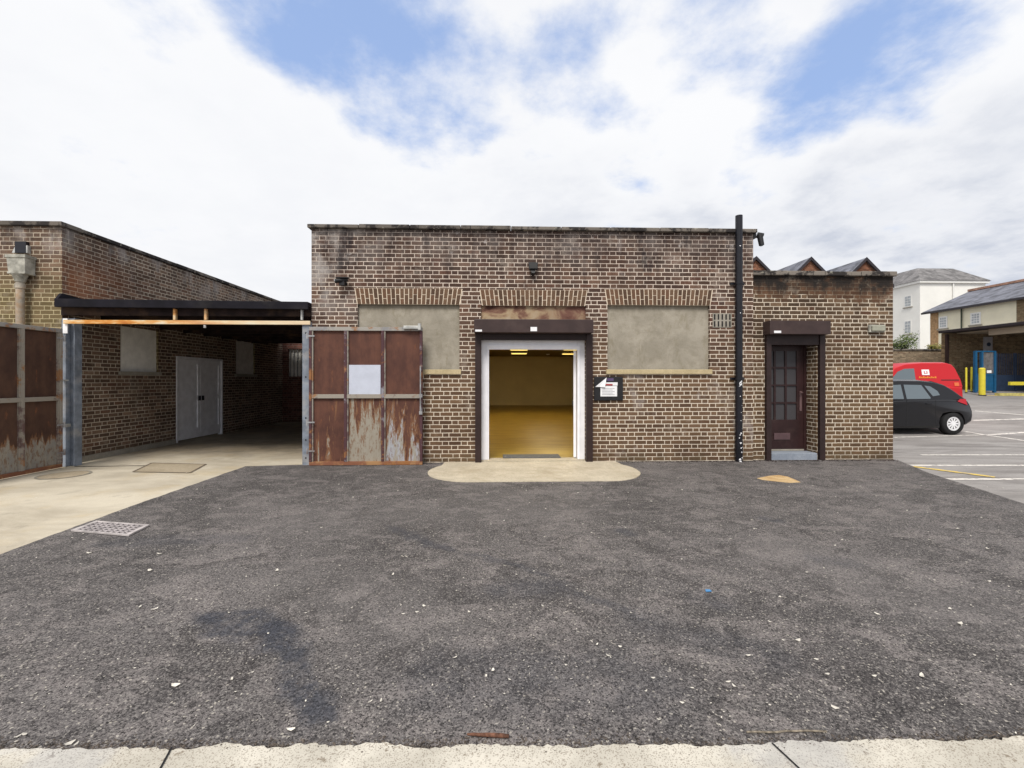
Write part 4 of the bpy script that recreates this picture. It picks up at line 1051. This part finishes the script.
m.build('paint_flakes', paint('flake',(.66,.62,.55),.8,var=.15), kind='stuff', label='pale flakes and chips scattered over the dark tarmac', cat='litter')
# rusty stick and twigs at the path edge
a, b = G(467,740.5), G(509,742)
m = MB(); A, B = Vector((a[0],a[1],.026)), Vector((b[0],b[1],.026))
pts = [A.lerp(B,k/6)+Vector((0,rnd.uniform(-.0015,.0015),rnd.uniform(-.001,.001))) for k in range(7)]
rs = [.004,.006,.007,.008,.0085,.0085,.007]
for k in range(6): m.cyl(pts[k], pts[k+1], rs[k], rs[k+1], n=8)
m.build('stick', paint('bark',(.17,.08,.05),.85,var=.35,sc=40,bumpk=.8), label='short reddish brown stick lying on the tarmac near the path edge', cat='stick')
a, b = G(747,737.5), G(826,736.5)
m = MB(); A, B = Vector((a[0],a[1],.022)), Vector((b[0],b[1],.022))
pts = [A.lerp(B,k/8)+Vector((0,rnd.uniform(-.003,.003),rnd.uniform(-.001,.002))) for k in range(9)]; m.tube(pts, .004, 7)
m.build('stick', paint('pale_bark',(.26,.22,.17),.85,var=.35,sc=40,bumpk=.8), label='thin grey brown twig lying along the path edge on the right', cat='stick')
m = MB(); c_ = G(708,594)
m.prism([(c_[0]-.02,c_[1]-.012),(c_[0]+.022,c_[1]-.008),(c_[0]+.018,c_[1]+.014),(c_[0]-.012,c_[1]+.016)],'z',.02,.026); m.build('plastic_scrap', flat('blue_scrap',(.08,.25,.5),.5), label='tiny blue plastic scrap lying on the tarmac', cat='litter')

# ------------------------------------------------------------------ gabled building behind
gd = 18.0
gb = thing('gabled_building', 'orange brick building with a row of slate gables rising behind the annex', 'building', (fx(810,gd),gd,0))
apx = [(755,257.5),(809.7,258.5),(864.8,260.3)]
sp = (fx(apx[2][0],gd)-fx(apx[0][0],gd))/2; hw = sp/2
ax_ = [fx(a[0],gd) for a in apx]; az = fz(810,258.8,gd)
ez = az-hw*.98
m = MB()
m.box(ax_[0]-3*hw, ax_[2]+hw, gd, gd+.3, 0, ez)
for x in [ax_[0]-2*hw]+ax_:
    m.prism([(x-hw,ez),(x+hw,ez),(x,az-.06)], 'y', gd, gd+.3)
m.build('wall', M['brick_orange'], gb)
for x in [ax_[0]-2*hw]+ax_:
    m = MB()
    for sg in (-1,1):
        P = [(x+sg*(hw+.04),gd-.12,ez-.02),(x,gd-.12,az),(x,gd+9,az),(x+sg*(hw+.04),gd+9,ez-.02)]
        m.hexa(P+[(p[0],p[1],p[2]+.07) for p in P])
    o = m.build('roof', M['slate'], gb)
    m = MB()
    for sg in (-1,1):
        P = [(x+sg*hw,gd-.16,ez-.10),(x,gd-.16,az-.10),(x,gd-.125,az-.10),(x+sg*hw,gd-.125,ez-.10)]
        m.hexa(P+[(p[0],p[1],p[2]+.2) for p in P])
    m.build('verge_board', M['gutter'], o)

# ------------------------------------------------------------------ far right: houses
def sash(parent, X, ya, yb, z0, z1, cols=2, rows=4, fw=.09):
    "window on a wall facing -x"
    m = MB(); m.box(X-.03, X+.02, ya, yb, z0, z1)
    f = m.build('window', M['white_timber'], parent)
    g = MB(); dw=(yb-ya-2*fw)/cols; dh_=(z1-z0-2*fw)/rows; b=.02
    for i in range(cols):
        for k in range(rows): g.box(X-.036, X-.031, ya+fw+dw*i+b, ya+fw+dw*(i+1)-b, z0+fw+dh_*k+b, z0+fw+dh_*(k+1)-b)
    g.build('pane', M['house_glass'], f)
    s_ = MB(); s_.box(X-.12, X-.001, ya-.1, yb+.1, z0-.12, z0-.001); s_.build('window_sill', M['sill_grey'], f)
Yh = 42.0; hX0 = fx(920,Yh); hX1 = fx(985.5,Yh); ezh = fz(920,283,Yh)
wh = thing('white_house', 'tall white rendered house with a grey hipped slate roof', 'house', (hX0,Yh,.97))
m = MB(); m.box(hX0, hX1, Yh, Yh+14, .5, ezh); m.build('wall', M['white_wall'], wh)
m = MB(); m.box(hX0-.25, hX1+.25, Yh-.25, Yh+14.25, ezh+.001, ezh+.28); m.build('cornice', M['white_timber'], wh)
yr = Yh+2.5; rzh = fz(930,268.4,yr); xa_, xb_ = fx(917.2,yr), fx(953,yr)
m = MB(); m.hexa([(hX0-.35,Yh-.35,ezh+.281),(hX1+.35,Yh-.35,ezh+.281),(hX1+.35,Yh+14.35,ezh+.281),(hX0-.35,Yh+14.35,ezh+.281),(xa_,yr,rzh),(xb_,yr,rzh),(xb_,Yh+11.5,rzh),(xa_,Yh+11.5,rzh)])
m.build('roof', M['slate_old'], wh)
m = MB(); xx=fx(952.5,Yh); m.cyl((xx,Yh-.1,.9),(xx,Yh-.1,ezh),.08,n=8); m.build('drainpipe', M['white_timber'], wh)
for (p0,p1,q0,q1) in ((904.3,911.8,295.5,307),(904.3,911.5,320.5,334)):
    ya, yb_ = yx(p1,hX0), yx(p0,hX0); sash(wh, hX0, ya, yb_, fz(908,q1,(ya+yb_)/2), fz(908,q0,(ya+yb_)/2), 2, 4)

Yc = 32.0; cX = fx(925.5,Yc)
ch = thing('cream_house', 'long cream house with a slate roof and orange ridge tiles behind the loading bay', 'house', (cX,Yc,.97))
ezc = fz(925,313.5,Yc)
yn = yx(1016.5, cX); yfar = Yc
m = MB(); m.box(cX+.001, cX+8.6, yn, yfar-.5, .5, ezc); m.build('wall', M['cream'], ch)
m = MB(); m.box(cX-.01, cX+8.6, 12, yn-.001, .5, ezc-.001); m.build('wall', M['brick_far'], ch, label='brown brick stretch of wall at the nearer end')
m = MB(); m.box(cX-.05, cX+.4, yfar-1.2, yfar-.499, .5, ezc-.002); m.build('pilaster', paint('tan_brick',(.40,.25,.13),.9,var=.15), ch)
rX = cX+4.2; yr1 = yx(973.5,rX); rzc = fz(973.5,292,yr1)
m = MB(); th=.12
P = [(cX-.3,12,ezc-.02),(rX,12,rzc),(rX,yfar,rzc),(cX-.3,yfar,ezc-.02)]; m.hexa(P+[(p[0],p[1],p[2]+th) for p in P])
P = [(rX,12,rzc),(cX+8.9,12,ezc-.02),(cX+8.9,yfar,ezc-.02),(rX,yfar,rzc)]; m.hexa(P+[(p[0],p[1],p[2]+th) for p in P])
m.prism([(cX,ezc),(cX+8.6,ezc),(rX,rzc)], 'y', yfar-.8, yfar-.5)
m.build('roof', M['slate'], ch)
m = MB(); m.box(rX-.16,rX+.16,12,yfar,rzc+.10,rzc+.30); m.build('ridge', M['terracotta'], ch)
m = MB(); m.box(cX-.45,cX-.301,12,yfar,ezc-.12,ezc+.04); m.build('gutter', M['gutter'], ch)
m = MB(); yy = yx(962.5,cX); m.cyl((cX-.1,yy,1),(cX-.1,yy,ezc-.1),.055,n=8); m.build('drainpipe', M['pipe_green'], ch)
for (p0,p1,q0,q1) in ((939,947.6,316.4,328.3),(970.5,981,312.5,324.5)):
    ya, yb_ = yx(p1,cX), yx(p0,cX); sash(ch, cX, ya, yb_, fz(p0,q1,(ya+yb_)/2), fz(p0,q0,(ya+yb_)/2), 3, 4, .1)

# loading bay
By = 16.0; bX = fx(943.5,By); bzt = fz(943.5,330.3,By)
lo = thing('loading_bay', 'low flat roofed brick loading bay open towards the car park', 'building', (bX,By,.97))
m = MB(); m.box(bX-.05, bX+12, 3.0, By+.25, bzt-.15, bzt); m.build('roof', M['gutter'], lo, bevel=.02)
m = MB(); m.box(bX+.55, bX+.75, 3.2, By-1.8, bzt-.46, bzt-.151); m.build('beam', M['soffit'], lo)
m = MB(); m.box(bX+.76, bX+11.9, 3.2, By-.01, bzt-.20, bzt-.151); m.build('soffit', M['soffit'], lo)
m = MB(); m.box(bX+.12, bX+12, By, By+.24, .5, bzt-.16); m.box(bX+9, bX+9.3, 3.2, By-.01, .5, bzt-.21); m.build('wall', M['brick_far'], lo)
m = MB(); xx=fx(946,By); m.box(xx-.06,xx+.06,By-.12,By-.001,.9,bzt-.23); m.build('drainpipe', M['rail_brown'], lo)
m = MB(); m.box(fx(985,By-.1),fx(993,By-.1),By-.08,By-.001,fz(988,352,By),fz(988,337,By)); sgn_ = m.build('sign_board', paint('grey_sign',(.35,.34,.36),.6,var=.05), lo, label='small grey sign with a dark round emblem')
m = MB(); xx=fx(989,By-.1); zz=fz(989,344.5,By); m.cyl((xx,By-.081,zz),(xx,By-.10,zz),.11,n=20); m.build('emblem', M['blue_dark'], sgn_)
# blue gate and mesh screen before the bay
gyb = 12.6
t = thing('blue_gate', 'bright blue framed steel cage gate before the loading bay', 'gate', (fx(983,gyb),gyb,.885))
gz0, gz1 = .9, fz(985,351,gyb)
m = MB()
for p in (975.3,981.5,994.2):
    xx = fx(p,gyb); m.box(xx-.05,xx+.05,gyb-.05,gyb+.05,gz0,gz1)
for zz in (gz1-.05, .98, 1.75): m.box(fx(975.3,gyb),fx(994.2,gyb),gyb-.03,gyb+.03,zz,zz+.06)
m.build('frame', M['blue_gate'], t)
m = MB(); m.box(fx(975.6,gyb),fx(994,gyb),gyb-.01,gyb+.01,1.0,1.75); m.build('panel', M['blue_gate'], t)
m = MB()
for k in range(14):
    xx = fx(982+k*.86,gyb); m.box(xx-.006,xx+.006,gyb-.006,gyb+.006,1.82,gz1-.06)
m.build('mesh', M['grey_steel'], t)
m = MB(); m.box(fx(986,gyb),fx(990.5,gyb),gyb-.045,gyb-.032,fz(988,373,gyb),fz(988,370.3,gyb)); m.build('notice', M['paper'], t)
t = thing('mesh_fence', 'dark blue mesh fence across the loading bay', 'fence', (fx(1010,gyb+.6),gyb+.6,.95))
yy = gyb+.6
m = MB(); xe = fx(1060,yy)
for k in range(7):
    xx = fx(995.5,yy)+k*1.0; m.box(xx-.04,xx+.04,yy-.04,yy+.04,.9,fz(1005,353,yy))
m.build('post', M['blue_dark'], t)
m = MB(); m.box(fx(996,yy),xe,yy-.01,yy+.01,.97,1.75)
for k in range(70):
    xx = fx(996,yy)+k*.09; m.box(xx-.012,xx+.012,yy-.008,yy+.008,1.751,fz(1005,353.5,yy))
m.build('panel', M['blue_dark'], t)
m = MB(); m.box(fx(1008,gyb-.5),fx(1060,gyb-.5),gyb-.6,gyb-.5,1.26,1.42); 
for k in range(0): xx=fx(1009+k*20,gyb-.5); m.box(xx-.05,xx+.05,gyb-.5,gyb-.42,.88,1.42)
m.build('barrier', M['yellow'], label='low yellow barrier rail before the dark blue mesh fence', cat='barrier')
m = MB(); m.box(fx(997,gyb-1.0),fx(1060,gyb-1.0),gyb-1.1,gyb-.9,.78,.90); m.build('yellow_kerb', paint('dull_yellow',(.52,.46,.16),.8,var=.15), kind='structure')
# bollards
bg = 'yellow bollards by the loading bay'
def bollard(px, Y, r_, pyt, lab):
    x = fx(px,Y); z0 = hgt(x,Y); z1 = fz(px,pyt,Y)
    t = thing('bollard', lab, 'bollard', (x,Y,z0), bg)
    m = MB(); m.cyl((x,Y,z0-.02),(x,Y,z1-.04),r_,n=18); m.cyl((x,Y,z1-.04),(x,Y,z1),r_,r_*.6,n=18); m.build('post', M['yellow'], t)
    m = MB(); m.cyl((x,Y,z0-.01),(x,Y,z0+.04),r_*1.25,n=18); m.build('base_collar', M['gutter'], t)
bollard(982, 11.6, .115, 367.8, 'thick yellow bollard right before the blue gate')
bollard(966.2, 12.6, .038, 367.5, 'thin yellow bollard nearest the brick wall of the bay')
bollard(971.5, 12.9, .038, 367.0, 'thin yellow bollard in the middle, between the other thin one and the thick one')
# boundary wall and shrubs
Yw = 17.5
m = MB(); m.box(fx(870,Yw), fx(949,Yw), Yw, Yw+.3, .5, fz(920,350.5,Yw)); 
bwl = thing('boundary_wall', 'weathered brick boundary wall behind the red van', 'wall', (fx(910,Yw),Yw,.97))
m.build('wall', M['brick_boundary'], bwl)
m = MB(); m.box(fx(870,Yw), fx(949,Yw), Yw-.06, Yw+.36, fz(920,350.4,Yw), fz(920,349,Yw)); m.build('coping', M['coping'], bwl)
def leafm(name, a, b):
    s = NT(name); r_ = s.n('ShaderNodeNewGeometry').outputs['Random Per Island']
    return s.out(s.mix(r_, a, b), .6, spec=.3)
def shrub(name, lab, cx, cy, cz, rx, rz_, n, mat, seed):
    rr = random.Random(seed)
    t = thing(name, lab, 'tree', (cx,cy,hgt(cx,cy)))
    m = MB()
    m.cyl((cx,cy,.9),(cx,cy,cz-.2*rz_),.09,.06,n=8)
    lim = []
    for k in range(7):
        a = rr.uniform(0,6.28); e = Vector((cx+rx*.7*math.cos(a), cy+rx*.7*math.sin(a), cz+rz_*rr.uniform(-.3,.8)))
        m.cyl((cx,cy,cz-.5*rz_), e, .035, .012, n=6); lim.append(e)
    m.build('trunk', M['dark_timber'], t)
    m = MB()
    for i in range(n):
        e = rr.choice(lim); p = e.lerp(Vector((cx,cy,cz)), rr.random()*.6)+Vector((rr.gauss(0,rx*.22),rr.gauss(0,rx*.22),rr.gauss(0,rz_*.22)))
        s_ = rr.uniform(.05,.11); u = Vector((rr.gauss(0,1),rr.gauss(0,1),rr.gauss(0,1))).normalized(); v = u.orthogonal().normalized()
        m.add([p-u*s_, p+v*s_*.45, p+u*s_, p-v*s_*.45], [(0,1,2,3)])
    m.build('crown', mat, t, fix=False)
Yt = 19.5
shrub('small_tree', 'small green leafed tree showing over the boundary wall beside the annex', fx(899,Yt), Yt, fz(899,345,Yt), 1.0, .9, 1500, leafm('leaf_green',(.035,.06,.015),(.16,.20,.06)), 4)
shrub('shrub', 'yellow green shrub over the boundary wall before the cream house', fx(938,Yt), Yt, fz(938,350,Yt), .55, .45, 600, leafm('leaf_yellow',(.10,.10,.02),(.30,.26,.07)), 6)

# ------------------------------------------------------------------ vehicles (nose towards -x; near side faces the camera)
def arc_pts(cx, cz, r_, a0, a1, n=10): return [(cx+r_*math.cos(R(a0+(a1-a0)*i/n)), cz+r_*math.sin(R(a0+(a1-a0)*i/n))) for i in range(n+1)]
def vehicle(name, lab, cat, rearX, nearY, mat, lower, cabin, hw, tumb, wheels, wr_, wins, z0, rimn=9):
    t = thing(name, lab, cat, (rearX-2.0, nearY+hw, z0))
    ox, oy = rearX, nearY+hw
    def L(p, y): return (ox+p[0], oy+y, z0+p[1])
    cxm = sum(p[0] for p in lower)/len(lower); czm = .62
    m = MB(); rings = []
    def ins(p, k): 
        d = Vector((cxm-p[0], czm-p[1])); 
        if d.length<1e-6: return p
        return (p[0]+math.copysign(min(abs(d.x),k),d.x), p[1]+math.copysign(min(abs(d.y),k*.6),d.y))
    lay = [(-hw+.0,.07),(-hw-.0+.035,.025),(-hw+.12,0),(hw-.12,0),(hw-.035,.025),(hw,.07)]
    n = len(lower); vs = []
    for (y,k) in lay: vs += [L(ins(p,k), y) for p in lower]
    fs = [tuple(range(n))]+[tuple(range((len(lay)-1)*n, len(lay)*n))[::-1]]
    for j in range(len(lay)-1):
        fs += [(j*n+i, j*n+(i+1)%n, (j+1)*n+(i+1)%n, (j+1)*n+i) for i in range(n)]
    m.add(vs, fs)
    zb = min(p[1] for p in cabin); zt = max(p[1] for p in cabin)
    def yy(z, s_=1): return (hw-.03)-tumb*(z-zb)/(zt-zb)
    nc = len(cabin); vs = [L(p, -yy(p[1])) for p in cabin]+[L((p[0],p[1]+.0), -yy(p[1])+.10) for p in cabin]
    # crown of the roof: middle rings slightly higher
    def up(p): return (p[0], p[1]+(.035 if p[1]>zb+.2 else .0))
    ringsC = [[L(p,-yy(p[1])) for p in cabin],[L(up(p),-yy(p[1])+.14) for p in cabin],[L(up(p),yy(p[1])-.14) for p in cabin],[L(p,yy(p[1])) for p in cabin]]
    vs = sum(ringsC, [])
    fs = [tuple(range(nc)), tuple(range(3*nc,4*nc))[::-1]]
    for j in range(3): fs += [(j*nc+i, j*nc+(i+1)%nc, (j+1)*nc+(i+1)%nc, (j+1)*nc+i) for i in range(nc)]
    m.add(vs, fs)
    body = m.build('body', mat, t, bevel=.02)
    for p in body.data.polygons: p.use_smooth = True
    body.data.set_sharp_from_angle(angle=R(35))
    for k,(w, nm, lb_) in enumerate(wins):
        for sg in (-1,1):
            m = MB(); A = [L(p, sg*(yy(p[1])+.006)) for p in w]; B = [L(p, sg*(yy(p[1])-.02)) for p in w]; q = len(w)
            m.add(A+B, [tuple(range(q)), tuple(range(q,2*q))[::-1]]+[(i,(i+1)%q,q+(i+1)%q,q+i) for i in range(q)])
            m.build(nm, M['car_glass'], t)
    for (cx,cz) in wheels:
        for sg in (-1,1):
            y0, y1 = (-hw+.012, -hw+.21) if sg<0 else (hw-.21, hw-.012)
            m = MB(); prof = [(.62,0),(.93,0),(1,.035),(1,.165),(.93,.198),(.62,.198)]
            N=32; vs=[]
            for (rr,dy_) in prof:
                for i in range(N):
                    a=2*math.pi*i/N; vs.append((ox+cx+wr_*rr*math.cos(a), oy+y0+dy_, z0+cz+wr_*rr*math.sin(a)))
            fs=[(j*N+i,j*N+(i+1)%N,(j+1)*N+(i+1)%N,(j+1)*N+i) for j in range(len(prof)-1) for i in range(N)]
            m.add(vs,fs,True); ty_ = m.build('tyre', M['rubber'], t)
            wy = (oy+y0+.02) if sg<0 else (oy+y1-.02)
            m = MB(); m.cyl((ox+cx,wy,z0+cz),(ox+cx,wy-sg*.05,z0+cz),wr_*.63,n=32)
            rm = m.build('rim', M['rubber'], ty_)
            m = MB()
            for i in range(rimn):
                a = 2*math.pi*i/rimn; b_ = a+.0; w0,w1 = .16, .13
                c_,s_ = math.cos(a), math.sin(a)
                P=[]
                for rr,ww in ((wr_*.16,.016),(wr_*.50,.027)):
                    for sgn2 in (-1,1): P.append((rr*c_-sgn2*ww*s_, rr*s_+sgn2*ww*c_))
                for yq in ():
                    pass
                ya_ = wy+sg*.008; yb2 = wy+sg*.001
                V = [(ox+cx+p[0], ya_, z0+cz+p[1]) for p in (P[0],P[1],P[3],P[2])]+[(ox+cx+p[0], yb2, z0+cz+p[1]) for p in (P[0],P[1],P[3],P[2])]
                m.hexa(V)
            N=32
            for i in range(N):
                a,b_=2*math.pi*i/N,2*math.pi*(i+1)/N
                V=[(ox+cx+wr_*k_*math.cos(q),0,z0+cz+wr_*k_*math.sin(q)) for q,k_ in ((a,.48),(b_,.48),(b_,.63),(a,.63))]
                m.hexa([(v[0],wy+sg*.008,v[2]) for v in V]+[(v[0],wy+sg*.001,v[2]) for v in V])
            m.cyl((ox+cx,wy+sg*.001,z0+cz),(ox+cx,wy+sg*.014,z0+cz),wr_*.2,n=20)
            m.build('hubcap', M['rim'], rm)
    return t, L, yy
# black hatchback
nY = 11.72+CY; rX_ = fx(972, nY)
wz = .31
lower = [(-.10,.30),(0,.40),(.0,.62),(-.035,.78),(-.12,.95),(-.6,.99),(-1.6,.985),(-2.7,.96),(-3.35,.90),(-3.8,.76),(-4.02,.60),(-4.05,.32),(-3.75,.19)] \
   + arc_pts(-3.27,.31,.355,190,-10)[::1] + [(-2.9,.18),(-.95,.18)] + arc_pts(-.50,.31,.355,200,-5)
lower = [(-.11,.27),(.04,.36),(.07,.50),(.06,.66),(.0,.82),(-.08,.95),(-.6,.985),(-1.6,.975),(-2.7,.95),(-3.35,.89),(-3.8,.75),(-4.02,.60),(-4.05,.32),(-3.72,.20)] \
   + arc_pts(-3.27,.31,.36,197,-18) + [(-2.88,.19),(-.90,.19)] + arc_pts(-.50,.31,.36,198,-8)
cabin = [(-.09,.945),(-.24,1.06),(-.44,1.23),(-.64,1.36),(-.92,1.435),(-1.3,1.475),(-1.9,1.48),(-2.2,1.45),(-3.0,.945)]
wins = [([(-2.75,.99),(-2.15,1.36),(-1.88,1.375),(-1.88,.985)],'window',''),([(-1.80,.985),(-1.80,1.375),(-1.30,1.365),(-1.12,1.02),(-1.14,.99)],'window',''),
        ([(-1.05,1.06),(-1.22,1.35),(-1.06,1.33),(-.88,1.20),(-.84,1.09)],'window','')]
car, L, yy_ = vehicle('parked_car', 'black hatchback parked tail out beyond the corner of the annex', 'car', rX_, nY, M['car_black'], lower, cabin, .84, .14, [(-.50,.31),(-3.27,.31)], .31, wins, 0.0, 10)
for sg in (-1,1):
    m = MB(); y_ = sg*.80
    m.hexa([L((-.05,.82),sg*.70),L((-.14,.82),sg*.852),L((-.42,.92),sg*.852),L((-.30,.92),sg*.72),L((-.12,.99),sg*.70),L((-.18,.99),sg*.842),L((-.34,.985),sg*.842),L((-.22,.99),sg*.72)])
    m.build('tail_light', M['lamp_red'], car)
m = MB(); m.box(*[v for v in (rX_-.02,rX_+.012)], nY+.25, nY+1.4, .30, .42); m.build('bumper', M['car_trim'], car, bevel=.01)
for sx in (-1.84,-1.02):
    m = MB()
    m.add([L((sx-.004,.30),-.842),L((sx+.004,.30),-.842),L((sx+.004,.95),-.842),L((sx-.004,.95),-.842),L((sx-.004,.30),-.838),L((sx+.004,.30),-.838),L((sx+.004,.95),-.838),L((sx-.004,.95),-.838)],[(0,1,2,3),(0,4,5,1),(1,5,6,2),(3,2,6,7),(0,3,7,4)])
    m.build('door_seam', M['car_trim'], car)
m = MB(); m.box(rX_-1.30,rX_-1.14,nY-.022,nY+.002,.84,.87); m.box(rX_-2.3,rX_-2.14,nY-.022,nY+.002,.84,.87); m.build('door_handle', M['car_black'], car, bevel=.006)
m = MB(); m.hexa([L((-.30,1.08),-.55),L((-.26,1.10),-.55),L((-.26,1.10),.55),L((-.30,1.08),.55),L((-.60,1.30),-.52),L((-.57,1.345),-.52),L((-.57,1.345),.52),L((-.60,1.30),.52)]); m.build('rear_window', M['car_glass'], car)
m = MB(); m.hexa([L((-.60,1.37),-.58),L((-.56,1.375),-.58),L((-.56,1.375),.58),L((-.60,1.37),.58),L((-.92,1.43),-.58),L((-.90,1.475),-.58),L((-.90,1.475),.58),L((-.92,1.43),.58)]); m.build('spoiler', M['car_black'], car)
m = MB(); m.box(rX_-3.0,rX_-.9,nY+.02,nY+.06,.195,.23); m.build('side_sill', M['car_trim'], car)
# red van
nV = 14.3+CY; vX = fx(964.5,nV); vz = hgt(vX,nV+.4)-.01
lower = [(-.05,.32),(.0,.42),(.0,.75),(-.02,1.0),(-.6,1.03),(-2.0,1.03),(-2.9,1.0),(-3.5,.90),(-3.85,.70),(-3.9,.35),(-3.7,.24)] \
   + arc_pts(-3.15,.31,.36,197,-15) + [(-2.75,.24),(-1.0,.24)] + arc_pts(-.62,.31,.36,197,-10)
cabin = [(-.02,.99),(-.06,1.25),(-.20,1.62),(-.30,1.74),(-.48,1.79),(-1.3,1.79),(-1.9,1.74),(-2.25,1.62),(-3.0,.99)]
wins = [([(-2.62,1.08),(-2.20,1.50),(-1.95,1.60),(-1.62,1.61),(-1.62,1.08)],'window','')]
van, L, yy_ = vehicle('parked_van', 'red delivery van with a small white emblem parked behind the black hatchback', 'van', vX, nV, M['van_red'], lower, cabin, .86, .12, [(-.62,.31),(-3.15,.31)], .31, wins, vz, 9)
def onside(mb, x0,x1,z0,z1,k=.012):
    mb.hexa([L((x0,z0),-yy_(z0)-k),L((x1,z0),-yy_(z0)-k),L((x1,z0),-yy_(z0)+.01),L((x0,z0),-yy_(z0)+.01),L((x0,z1),-yy_(z1)-k),L((x1,z1),-yy_(z1)-k),L((x1,z1),-yy_(z1)+.01),L((x0,z1),-yy_(z1)+.01)])
def vx(px): return fx(px,nV)-vX
def vzz(py): return fz(930,py,nV)-vz
m = MB(); onside(m, vx(924.5), vx(932), vzz(375), vzz(369.5)); em = m.build('emblem', M['paper'], van, label='white square emblem on the van side')
m = MB(); onside(m, vx(926.5), vx(930), vzz(373.6), vzz(373.0), .015); onside(m, vx(926.5), vx(927.3), vzz(373), vzz(371), .015); onside(m, vx(929.2), vx(930), vzz(373), vzz(371), .015); m.build('lettering', M['lamp_red'], em)
m = MB(); x_ = vx(921)
for k in range(9):
    w_ = .05; onside(m, x_, x_+w_, vzz(378.2), vzz(376.4+.5*(k%2)), .013); x_ += w_+.018
m.build('lettering', M['yellow_print'], van)
m = MB(); onside(m, vx(943), vx(961), vzz(380.4), vzz(379.6), .008); m.build('side_crease', M['car_trim'], van)
m = MB(); onside(m, vx(955.5), vx(960), vzz(386), vzz(382.5), .012); m.build('tail_light', M['lamp_orange'], van)

# ------------------------------------------------------------------ sky and sun
SUN_EL, SUN_AZ = 52.0, None
sd_ = Vector((-.16, -.60, 0)).normalized()
el = R(SUN_EL); sdir = Vector((sd_.x*math.cos(el), sd_.y*math.cos(el), math.sin(el)))
w = NT('World', True); SC.world = w.m
tc = w.n('ShaderNodeTexCoord').outputs['Generated']
D = w.vmath('NORMALIZE', tc); dx_, dy_, dz_ = w.sep(D)
sky = w.n('ShaderNodeTexSky', sky_type='NISHITA'); sky.sun_disc = False
sky.sun_elevation = el; sky.sun_rotation = math.atan2(sdir.x, sdir.y)
sky.air_density = 1.0; sky.dust_density = .6; sky.ozone_density = 2.0
zz = w.math('ADD', w.math('ABSOLUTE', dz_), .22)
pr_ = w.comb(w.math('DIVIDE', dx_, zz), w.math('DIVIDE', dy_, zz), 0.)
n1 = w.noise(pr_, 1.7, 9, .58, .1); n2 = w.noise(w.vmath('ADD', pr_, (3.1,1.7,0)), 5.5, 6, .62, .0)
blue = None
for (px,py,r_,k) in ((262,0,5,.8),(300,25,6,.9),(345,50,6.5,.85),(395,80,7,.9),(440,105,6.5,.9),(350,0,7,.8),(420,30,7,.8),(470,70,6,.8),(320,-50,8,.7),(420,-50,8,.6),
                     (520,30,5,.8),(550,70,5,.75),(575,35,4.5,.7),(610,20,4,.5),(640,160,4.5,.35),(510,100,4,.6),(605,110,3,.4),
                     (865,70,6,.7),(825,85,5,.65),(905,55,6,.6),(945,85,4,.6),(800,115,4,.7),(880,30,5,.5),(1010,20,5,.6),
                     (760,165,4.5,.9),(735,190,3,.6),(700,22,5,.7),(760,60,3.5,.5)):
    c = ray(px,py).normalized()
    m_ = w.sm(w.vmath('DOT_PRODUCT', D, tuple(c)), math.cos(R(r_*1.25)), math.cos(R(r_*.1)), 0., k*.66)
    blue = m_ if blue is None else w.math('ADD', blue, w.math('MULTIPLY', m_, w.math('SUBTRACT', 1.0, blue)))
other = w.sm(w.noise(w.vmath('ADD', pr_, (8.,5.,0)), .5, 3), .52, .66)           # open patches in the rest of the sky
other = w.math('MULTIPLY', other, w.sm(dy_, .1, -.2, 0., .8))
blue = w.math('MAXIMUM', blue, other)
cov = w.math('ADD', w.math('SUBTRACT', 1.05, w.math('MULTIPLY', blue, 1.0)), w.math('ADD', w.math('MULTIPLY', w.math('SUBTRACT', n1, .5), 3.0), w.math('MULTIPLY', w.math('SUBTRACT', n2, .5), 1.3)))
cloud = w.sm(cov, -.12, .80)
# cloud tone: bright and thin to the left, greyer bases low on the right
right = w.sm(dx_, -.25, .50); low = w.sm(dz_, .50, .18)
n3 = w.noise(w.vmath('ADD', pr_, (1.,6.,0)), .9, 8, .58, .3)
shade = w.math('MULTIPLY', w.math('ADD', w.math('MULTIPLY', w.sm(n3,.35,.65), .75), w.math('MULTIPLY', low, .35)), w.math('ADD', w.math('MULTIPLY', right, 1.05), .22))
thick = w.sm(cov, .75, 1.5)
ccol = w.mix(w.math('MULTIPLY', shade, w.math('ADD', .35, w.math('MULTIPLY', thick, .65)), clamp=True), (7.35,7.4,7.55), (4.7,5.0,5.7))
skyc = w.mix(1.0, sky.outputs[0], (1.25,1.28,1.25), 'MULTIPLY')
bluec = w.mix(.7, skyc, (3.2,4.4,7.2))
fin = w.mix(cloud, bluec, ccol)
bg_ = w.n('ShaderNodeBackground'); w.lk(bg_.inputs[0], fin); bg_.inputs[1].default_value = .1
wo = w.n('ShaderNodeOutputWorld'); w.t.links.new(bg_.outputs[0], wo.inputs[0])
w.m.cycles.sampling_method = 'MANUAL'; w.m.cycles.sample_map_resolution = 256
sl = bpy.data.lights.new('sun', 'SUN'); sl.energy = 2.3; sl.angle = R(20); sl.color = (1.,.95,.87)
so = bpy.data.objects.new('sun', sl); COL.objects.link(so); so.rotation_euler = (-sdir).to_track_quat('-Z','Y').to_euler()

SC.view_settings.view_transform = 'Standard'; SC.view_settings.look = 'None'
SC.view_settings.exposure = 0.40; SC.view_settings.gamma = 1.0
SC.render.engine = 'CYCLES'; SC.cycles.use_denoising = True
SC.cycles.max_bounces = 6; SC.cycles.diffuse_bounces = 4
SC.cycles.sample_clamp_indirect = 8
SC.render.resolution_x = 1024; SC.render.resolution_y = 768
